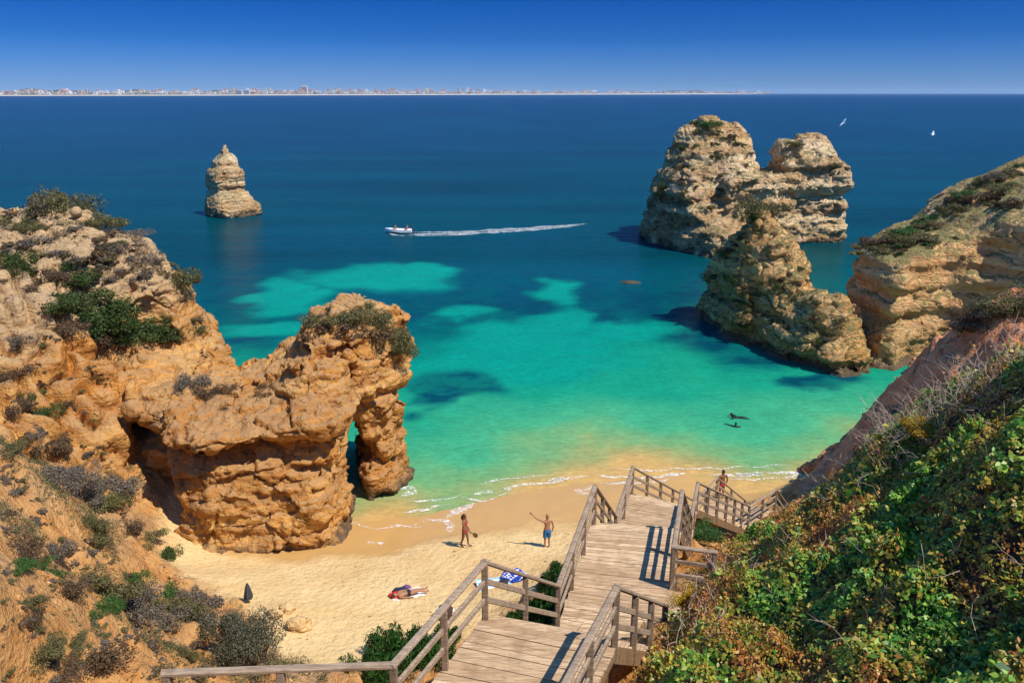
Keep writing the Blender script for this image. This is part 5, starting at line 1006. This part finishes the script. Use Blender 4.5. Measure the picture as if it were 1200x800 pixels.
# two swimmers in wetsuits
def swimmer(px, py, label, rz, lie):
    loc = Vector(az(px, py, 0)); s = tag(empty('person', loc, rz), label, 'person', 'swimmers in the shallows')
    if lie:
        n = {'pelvis': ((0, 0, -.02), (.15, .11)), 'waist': ((0, -.2, .0), (.13, .1)), 'chest': ((0, -.40, .05), (.16, .12)), 'neck': ((0, -.58, .16), .055), 'head': ((0, -.66, .27), (.08, .09)), 'crown': ((0, -.65, .35), (.07, .08))}
        lg = [((.1, .1, 0), (.11, .48, .02), (.12, .85, -.25)), ((-.1, .1, 0), (-.11, .45, -.05), (-.12, .80, -.35))]; ar = [((.2, -.48, .1), (.38, -.6, .02), (.40, -.82, -.02)), ((-.2, -.48, .1), (-.38, -.6, .02), (-.40, -.82, -.02))]
    else:
        n = {'pelvis': ((0, .1, -.55), (.15, .11)), 'waist': ((0, .05, -.35), (.13, .1)), 'chest': ((0, 0, -.05), (.17, .12)), 'neck': ((0, -.02, .14), .055), 'head': ((0, -.03, .25), (.08, .09)), 'crown': ((0, -.02, .34), (.07, .08))}
        lg = [((.1, .12, -.62), (.12, .0, -.95), (.12, .2, -1.3)), ((-.1, .12, -.62), (-.12, .0, -.95), (-.12, .2, -1.3))]; ar = [((.2, 0, .04), (.42, -.1, .03), (.66, -.22, .03)), ((-.2, 0, .04), (-.36, -.12, -.04), (-.45, -.36, -.10))]
    e = [('pelvis', 'waist'), ('waist', 'chest'), ('chest', 'neck'), ('neck', 'head'), ('head', 'crown')]
    for i, (a, b, c) in enumerate(lg): n[f'h{i}'] = (a, .1); n[f'k{i}'] = (b, .065); n[f'a{i}'] = (c, .045); e += [('pelvis', f'h{i}'), (f'h{i}', f'k{i}'), (f'k{i}', f'a{i}')]
    for i, (a, b, c) in enumerate(ar): n[f's{i}'] = (a, .065); n[f'e{i}'] = (b, .045); n[f'w{i}'] = (c, .032); e += [('chest', f's{i}'), (f's{i}', f'e{i}'), (f'e{i}', f'w{i}')]; hand(n, e, f'w{i}', Vector(c) - Vector(b), f'q{i}')
    skin_body('body', n, e, BLACK, s); f = MB(); hc = n['head'][0]; f.ball((hc[0], hc[1] - .05, hc[2] + .01), (.06, .05, .075)); f.build('face', SKIN, s, True); return s
swimmer(868, 489.5, 'swimmer in a black wetsuit stretched out on the water, the farther of two', R(-100), True); swimmer(862, 500, 'swimmer in a black wetsuit upright in the water with arms spread, the nearer of two', R(160), False)

# ------------------------------------------------------------------ motorboat with its wake
bl = Vector(az(468, 273, 0)); bo = tag(empty('motorboat', bl, R(4)), 'small white motorboat with two people aboard speeding across the bay', 'boat'); bo.scale = (.88, .88, .88)
BW = simple('white hull', (0.80, 0.80, 0.80), 0.35, 0.03, 2, spec=0.5); q = MB(); N_ = 12; sec = []
for t in [i / N_ for i in range(N_ + 1)]:                   # bow points to -x
    x = 2.3 - 4.9 * t; wv = 0.95 * (1 - max(0, (t - .45) / .55) ** 2.2) + 0.01; top = .62 + .35 * t ** 2; rise = .30 * max(0, t - .4) * 2 
    sec.append([(x, -wv, top), (x, -wv * .92, .18 + rise), (x, 0, -.12 + rise * 1.6), (x, wv * .92, .18 + rise), (x, wv, top), (x, wv * .86, top), (x, wv * .75, .28 + rise), (x, -wv * .75, .28 + rise), (x, -wv * .86, top)])
q.rings(sec); q.build('hull', BW, bo)
q = MB(); q.bar((2.45, -.16, .75), (2.45, .16, .75), .35, .5); q.bar((2.5, 0, .5), (2.55, 0, -.3), .16, .12); q.build('outboard_motor', simple('dark grey motor', (0.06, 0.06, 0.07), 0.4), bo)
for x in (-.6, 1.1): q = MB(); q.bar((x, -.75, .50), (x, .75, .50), .30, .06, bev=.01); q.build('seat', simple('wood seat', (0.3, 0.2, 0.12)), bo)
PINK = simple('faded red shirt', (0.42, 0.10, 0.08), 0.8)
for x, lab in ((-.6, 'person seated towards the bow of the motorboat'), (1.3, 'person steering at the stern of the motorboat')):
    s = tag(empty('person', bl + Vector((x, 0.05, .45)), R(-86)), lab, 'person', 'people aboard the motorboat')
    n = {'pelvis': ((0, 0, .15), (.16, .12)), 'waist': ((0, .02, .32), (.135, .1)), 'chest': ((0, 0, .54), (.17, .12)), 'neck': ((0, 0, .73), .055), 'head': ((0, -.01, .84), (.08, .09)), 'crown': ((0, 0, .92), (.07, .08)), 'nose': ((0, -.11, .83), .013)}
    e = [('pelvis', 'waist'), ('waist', 'chest'), ('chest', 'neck'), ('neck', 'head'), ('head', 'crown'), ('head', 'nose')]
    for sg, t in ((1, 'r'), (-1, 'l')):
        n[t+'hip'] = ((sg*.1, -.05, .12), .1); n[t+'k'] = ((sg*.12, -.45, .14), .065); n[t+'a'] = ((sg*.12, -.5, -.22), .045); n[t+'s'] = ((sg*.2, 0, .66), .06); n[t+'e'] = ((sg*.27, -.1, .40), .042); n[t+'w'] = ((sg*.22, -.32, .30), .03)
        e += [('pelvis', t+'hip'), (t+'hip', t+'k'), (t+'k', t+'a'), ('chest', t+'s'), (t+'s', t+'e'), (t+'e', t+'w')]; hand(n, e, t+'w', (0, -1, -.2), t)
    skin_body('body', n, e, SKIN, s, 1); h = MB(); h.ball((0, .02, .89), (.09, .1, .1), 0, 10); h.build('hair', HAIR, s, True)
    g_ = MB(); g_.rings([ring(0, 0, .20, .178, .135), ring(0, .01, .40, .16, .125), ring(0, 0, .56, .185, .137), ring(0, 0, .66, .17, .115)], 0, False); g_.build('shirt', PINK, s, True)
wk = ribbon([([(476, 274.5), (520, 274), (560, 273), (600, 271), (640, 268), (687, 263)], 1.1), ([(482, 272), (530, 272), (580, 270), (640, 266.5), (688, 262)], 0.9), ([(476, 275.5), (500, 276), (530, 275.5), (560, 274)], 0.6), ([(560, 270), (620, 267), (660, 264)], 0.8), ([(456, 273.5), (463, 275.5), (476, 276)], 0.4)], 'boat_wake', 0.05)
tag(wk, 'long white foaming wake trailing behind the motorboat', 'wake', kind='stuff')

# ------------------------------------------------------------------ gulls
def gull(px, py, dist, span, bank, hd, label):
    loc = Vector(ay(px, py, dist)); g_ = tag(empty('gull', loc), label, 'bird', 'gulls over the sea'); g_.rotation_euler = (R(10), bank, hd)
    b = MB(); b.rings([[(rr * math.cos(a), y, rr * .85 * math.sin(a)) for a in [2*math.pi*i/10 for i in range(10)]] for y, rr in ((-.32, .01), (-.27, .045), (-.2, .055), (-.08, .085), (.08, .075), (.2, .04), (.32, .012))]); b.build('body', simple('white feathers', (0.78, 0.78, 0.78), 0.8, 0.05), g_, True)
    for s in (1, -1):
        w = MB(); P_ = [(.05, -.11), (.32, -.17), (.62, -.07), (.70, .02), (.55, .05), (.30, .06), (.05, .10)]; up = [0, .10, .10, .09, .10, .10, 0]
        n_ = len(P_); sc = span / 1.4; V = [(s * x * sc, y, z_ + .012) for (x, y), z_ in zip(P_, up)] + [(s * x * sc, y, z_ - .004) for (x, y), z_ in zip(P_, up)]
        w.add(V, [(0, 1, 5, 6), (1, 2, 4, 5), (2, 3, 4), (n_, n_+6, n_+5, n_+1), (n_+1, n_+5, n_+4, n_+2), (n_+2, n_+4, n_+3)] + [(i, n_ + i, n_ + (i + 1) % n_, (i + 1) % n_) for i in range(n_)]); w.build('wing', simple('pale grey wing', (0.66, 0.67, 0.70), 0.8, 0.05), g_)
    q = MB(); q.tube([(0, -.31, 0), (0, -.38, -.01)], [.014, .004]); q.build('beak', simple('yellow beak', (0.7, 0.4, 0.05)), g_)
gull(988, 144, 115, 1.35, R(-48), R(20), 'gull in flight with spread wings above the water right of the twin rock'); gull(1093, 157, 120, 1.0, R(-40), R(60), 'gull turning in flight above the open sea on the right'); gull(1116, 223.5, 95, 0.75, R(-20), R(0), 'small gull skimming just above the headland top')

# ------------------------------------------------------------------ far shore with its town
cl = [(-260, 113.2), (0, 112.6), (250, 112.2), (450, 111.6), (650, 111.1), (800, 110.75), (905, 110.5)]
CL = [az(*p, 0) for p in cl]
def coast(px):
    y = np.interp(px, [p[0] for p in cl], [p[1] for p in CL]); q = ay(px, 110, y); return q[0], y
prof = []; mb = MB()
for k in range(160):
    px = -260 + (905 + 260) * k / 159; x, y = coast(px); s = y / 8000; f = min(1, (905 - px) / 60); hn = 0.6 + 0.6 * float(fbm(np.array([[px * 0.02, 1.7, 0.3]]), 4, 3)[0])
    hl = (48 * hn + 55 * max(0, 1 - abs(px - 60) / 260) * (0.6 + float(pn(np.array([[px * 0.035, 5, 1]]), 6)[0]))) * s * f + 4
    prof.append([(x, y, -1), (x, y + 12 * s, 5 * s * f + .5), (x, y + 90 * s, 9 * s * f + .6), (x * 1.12, y * 1.12, max(8, hl * .45)), (x * 1.3, y * 1.3, max(10, hl)), (x * 1.5, y * 1.5, 1)])
nP = len(prof[0]); V = [q for r_ in prof for q in r_]; Fq = []; Mi = []
for k in range(159):
    for j in range(nP - 1): Fq.append((k*nP + j, (k+1)*nP + j, (k+1)*nP + j + 1, k*nP + j + 1)); Mi.append(0 if j < 2 else 1)
me = bpy.data.meshes.new('far_coast'); me.from_pydata(V, [], Fq); me.polygons.foreach_set('material_index', Mi)
tag(link('far_coast', me, [simple('far beach sand', (0.44, 0.38, 0.29), 0.9, 0.1, 0.003), simple('far wooded land', (0.075, 0.08, 0.045), 0.9, 0.35, 0.004)]), kind='structure')
TW = [simple('white render', (0.80, 0.77, 0.72), 0.8, 0.04, 0.02), simple('cream render', (0.62, 0.52, 0.40), 0.8, 0.05, 0.02), simple('pink render', (0.55, 0.36, 0.28), 0.8, 0.05, 0.02)]; TROOF = simple('tile roofs', (0.36, 0.14, 0.08), 0.8); TWIN = simple('dark windows', (0.10, 0.11, 0.13), 0.4)
def tb_mesh(kind, mat):
    b = MB()                                                # unit block, front at -y, storeys marked by window strips standing 2 cm proud
    if kind == 0: b.box(-.5, .5, -.3, .3, 0, 1); nf = 3
    elif kind == 1: b.box(-.5, .1, -.3, .3, 0, 1); b.box(.1, .5, -.25, .3, 0, .65); nf = 4
    else:
        b.box(-.5, .5, -.3, .3, 0, .72); b.add([(-.54, -.34, .72), (.54, -.34, .72), (.54, .34, .72), (-.54, .34, .72), (-.3, 0, 1), (.3, 0, 1)], [(0, 1, 5, 4), (1, 2, 5), (2, 3, 4, 5), (3, 0, 4), (0, 3, 2, 1)], 1); nf = 2
    hgt = .72 if kind == 2 else 1
    for f in range(nf):
        z0 = hgt * (f + .3) / nf; z1 = hgt * (f + .65) / nf
        for c_ in range(5):
            x0 = -.46 + c_ * .19
            if kind == 1 and x0 > .0 and z1 > .62: continue
            if kind == 1 and -.1 < x0 < .1: continue
            yf = -.25 if (kind == 1 and x0 > .08) else -.3
            b.box(x0, x0 + .11, yf - .004, yf + .01, z0, z1, 2)
    me = b.mesh('town_building'); [me.materials.append(q) for q in (mat, TROOF, TWIN)]; return me
TBM = [tb_mesh(k, w_) for k in range(3) for w_ in TW[:2] + TW]
def town(px, wpx, hpx, base=0.0, mesh=None, label=None, jit=None, cat='building'):
    x, y = coast(px); y2 = y * (1.005 + (jit if jit is not None else random.uniform(0, .06))); s = y2 / F_PX; x = x * y2 / y
    o = bpy.data.objects.new('town_building', mesh or random.choice(TBM)); COL.objects.link(o); gzz = (3 + 5 * (y2 / y - 1.005) / .06) * y / 8000; o.location = (x, y2, gzz + base * s); o.scale = (wpx * s, wpx * s, hpx * s * 1.05)
    return tag(o, label or 'pale low building among many along the far shore', cat, 'town buildings on the far shore')
for k in range(350):
    px = random.uniform(-5, 905); dens = 0.5 + 0.5 * math.sin(px * 0.021 + 0.6)
    if random.random() > 0.6 + 0.4 * dens: continue
    fade = 1 - 0.55 * max(0, px - 450) / 455; town(px, random.uniform(2.0, 6.0) * (0.6 + 0.4 * fade), random.uniform(1.8, 4.4) * fade, random.uniform(0, 3.4) * fade)
tw_ = MB(); tw_.box(-.5, .5, -.4, .4, 0, .9); tw_.box(-.36, .36, -.3, .3, .9, 1)
for f in range(7): tw_.box(-.47, .47, -.41, -.395, .06 + f * .12, .12 + f * .12, 1)
mt_ = tw_.mesh('tower_block'); mt_.materials.append(simple('tower render', (0.55, 0.53, 0.52), 0.8)); mt_.materials.append(TWIN)
o = town(357, 7, 9.5, 0, mt_, 'tall wide tower block standing above the far town', 0.01); o.name = 'tower_block'
for px, w_, h_, lab in ((281, 6, 5.5, 'left one of two pale slab blocks by the far beach'), (290, 5, 5.5, 'right one of two pale slab blocks by the far beach')): o = town(px, w_, h_, 0, mt_, lab, 0.004); o.name = 'slab_block'
for px, h_, lab in ((522, 6.5, 'thin white tower in the middle of the far town'), (543, 6, 'thin white tower right of the middle of the far town'), (102, 6, 'thin church tower above the left end of the far town'), (334, 4.6, 'small thin tower left of the tall tower block')): o = town(px, 1.6, h_ + 1, 0, mt_, lab, 0.03); o.name = 'church_tower'

# the countless small houses between the countable buildings
SV = []; SF = []; SM = []; off = 0
for k in range(900):
    me = random.choice(TBM); px = random.uniform(-10, 905); fade = 1 - 0.5 * max(0, px - 450) / 455; x, y = coast(px); y2 = y * (1.006 + random.uniform(0, .07)); s_ = y2 / F_PX; w_ = random.uniform(1.2, 3.2) * s_; h_ = random.uniform(1.0, 2.4) * fade * s_; z_ = 4 + random.uniform(0, 3.2) * fade * s_
    V = verts_of(me) * np.array([w_, w_, h_]) + np.array([x * y2 / y, y2, z_]); SV.append(V)
    for p in me.polygons: SF.append(tuple(i + off for i in p.vertices)); SM.append(p.material_index + 3 * (k % 2))
    off += len(V)
me = bpy.data.meshes.new('small_houses'); me.from_pydata(np.concatenate(SV).tolist(), [], SF); me.polygons.foreach_set('material_index', SM)
tag(link('small_houses', me, [TW[0], TROOF, TWIN, TW[1], TROOF, TWIN]), 'mass of small pale houses spread along the far shore', 'houses', kind='stuff')

# ------------------------------------------------------------------ sea haze: thin even air round the whole scene
mb = MB(); mb.box(-46000, 46000, -200, 46000, -8, 200); hz = NT('haze air'); hz.t.nodes.remove(hz.b)
pv = hz.n('ShaderNodeVolumePrincipled'); pv.inputs['Color'].default_value = (0.50, 0.74, 1.0, 1); pv.inputs['Density'].default_value = 2.0e-5; pv.inputs['Anisotropy'].default_value = 0.0
hz.l(pv.outputs[0], hz.out.inputs['Volume'])
tag(mb.build('haze', hz.mat), kind='stuff')
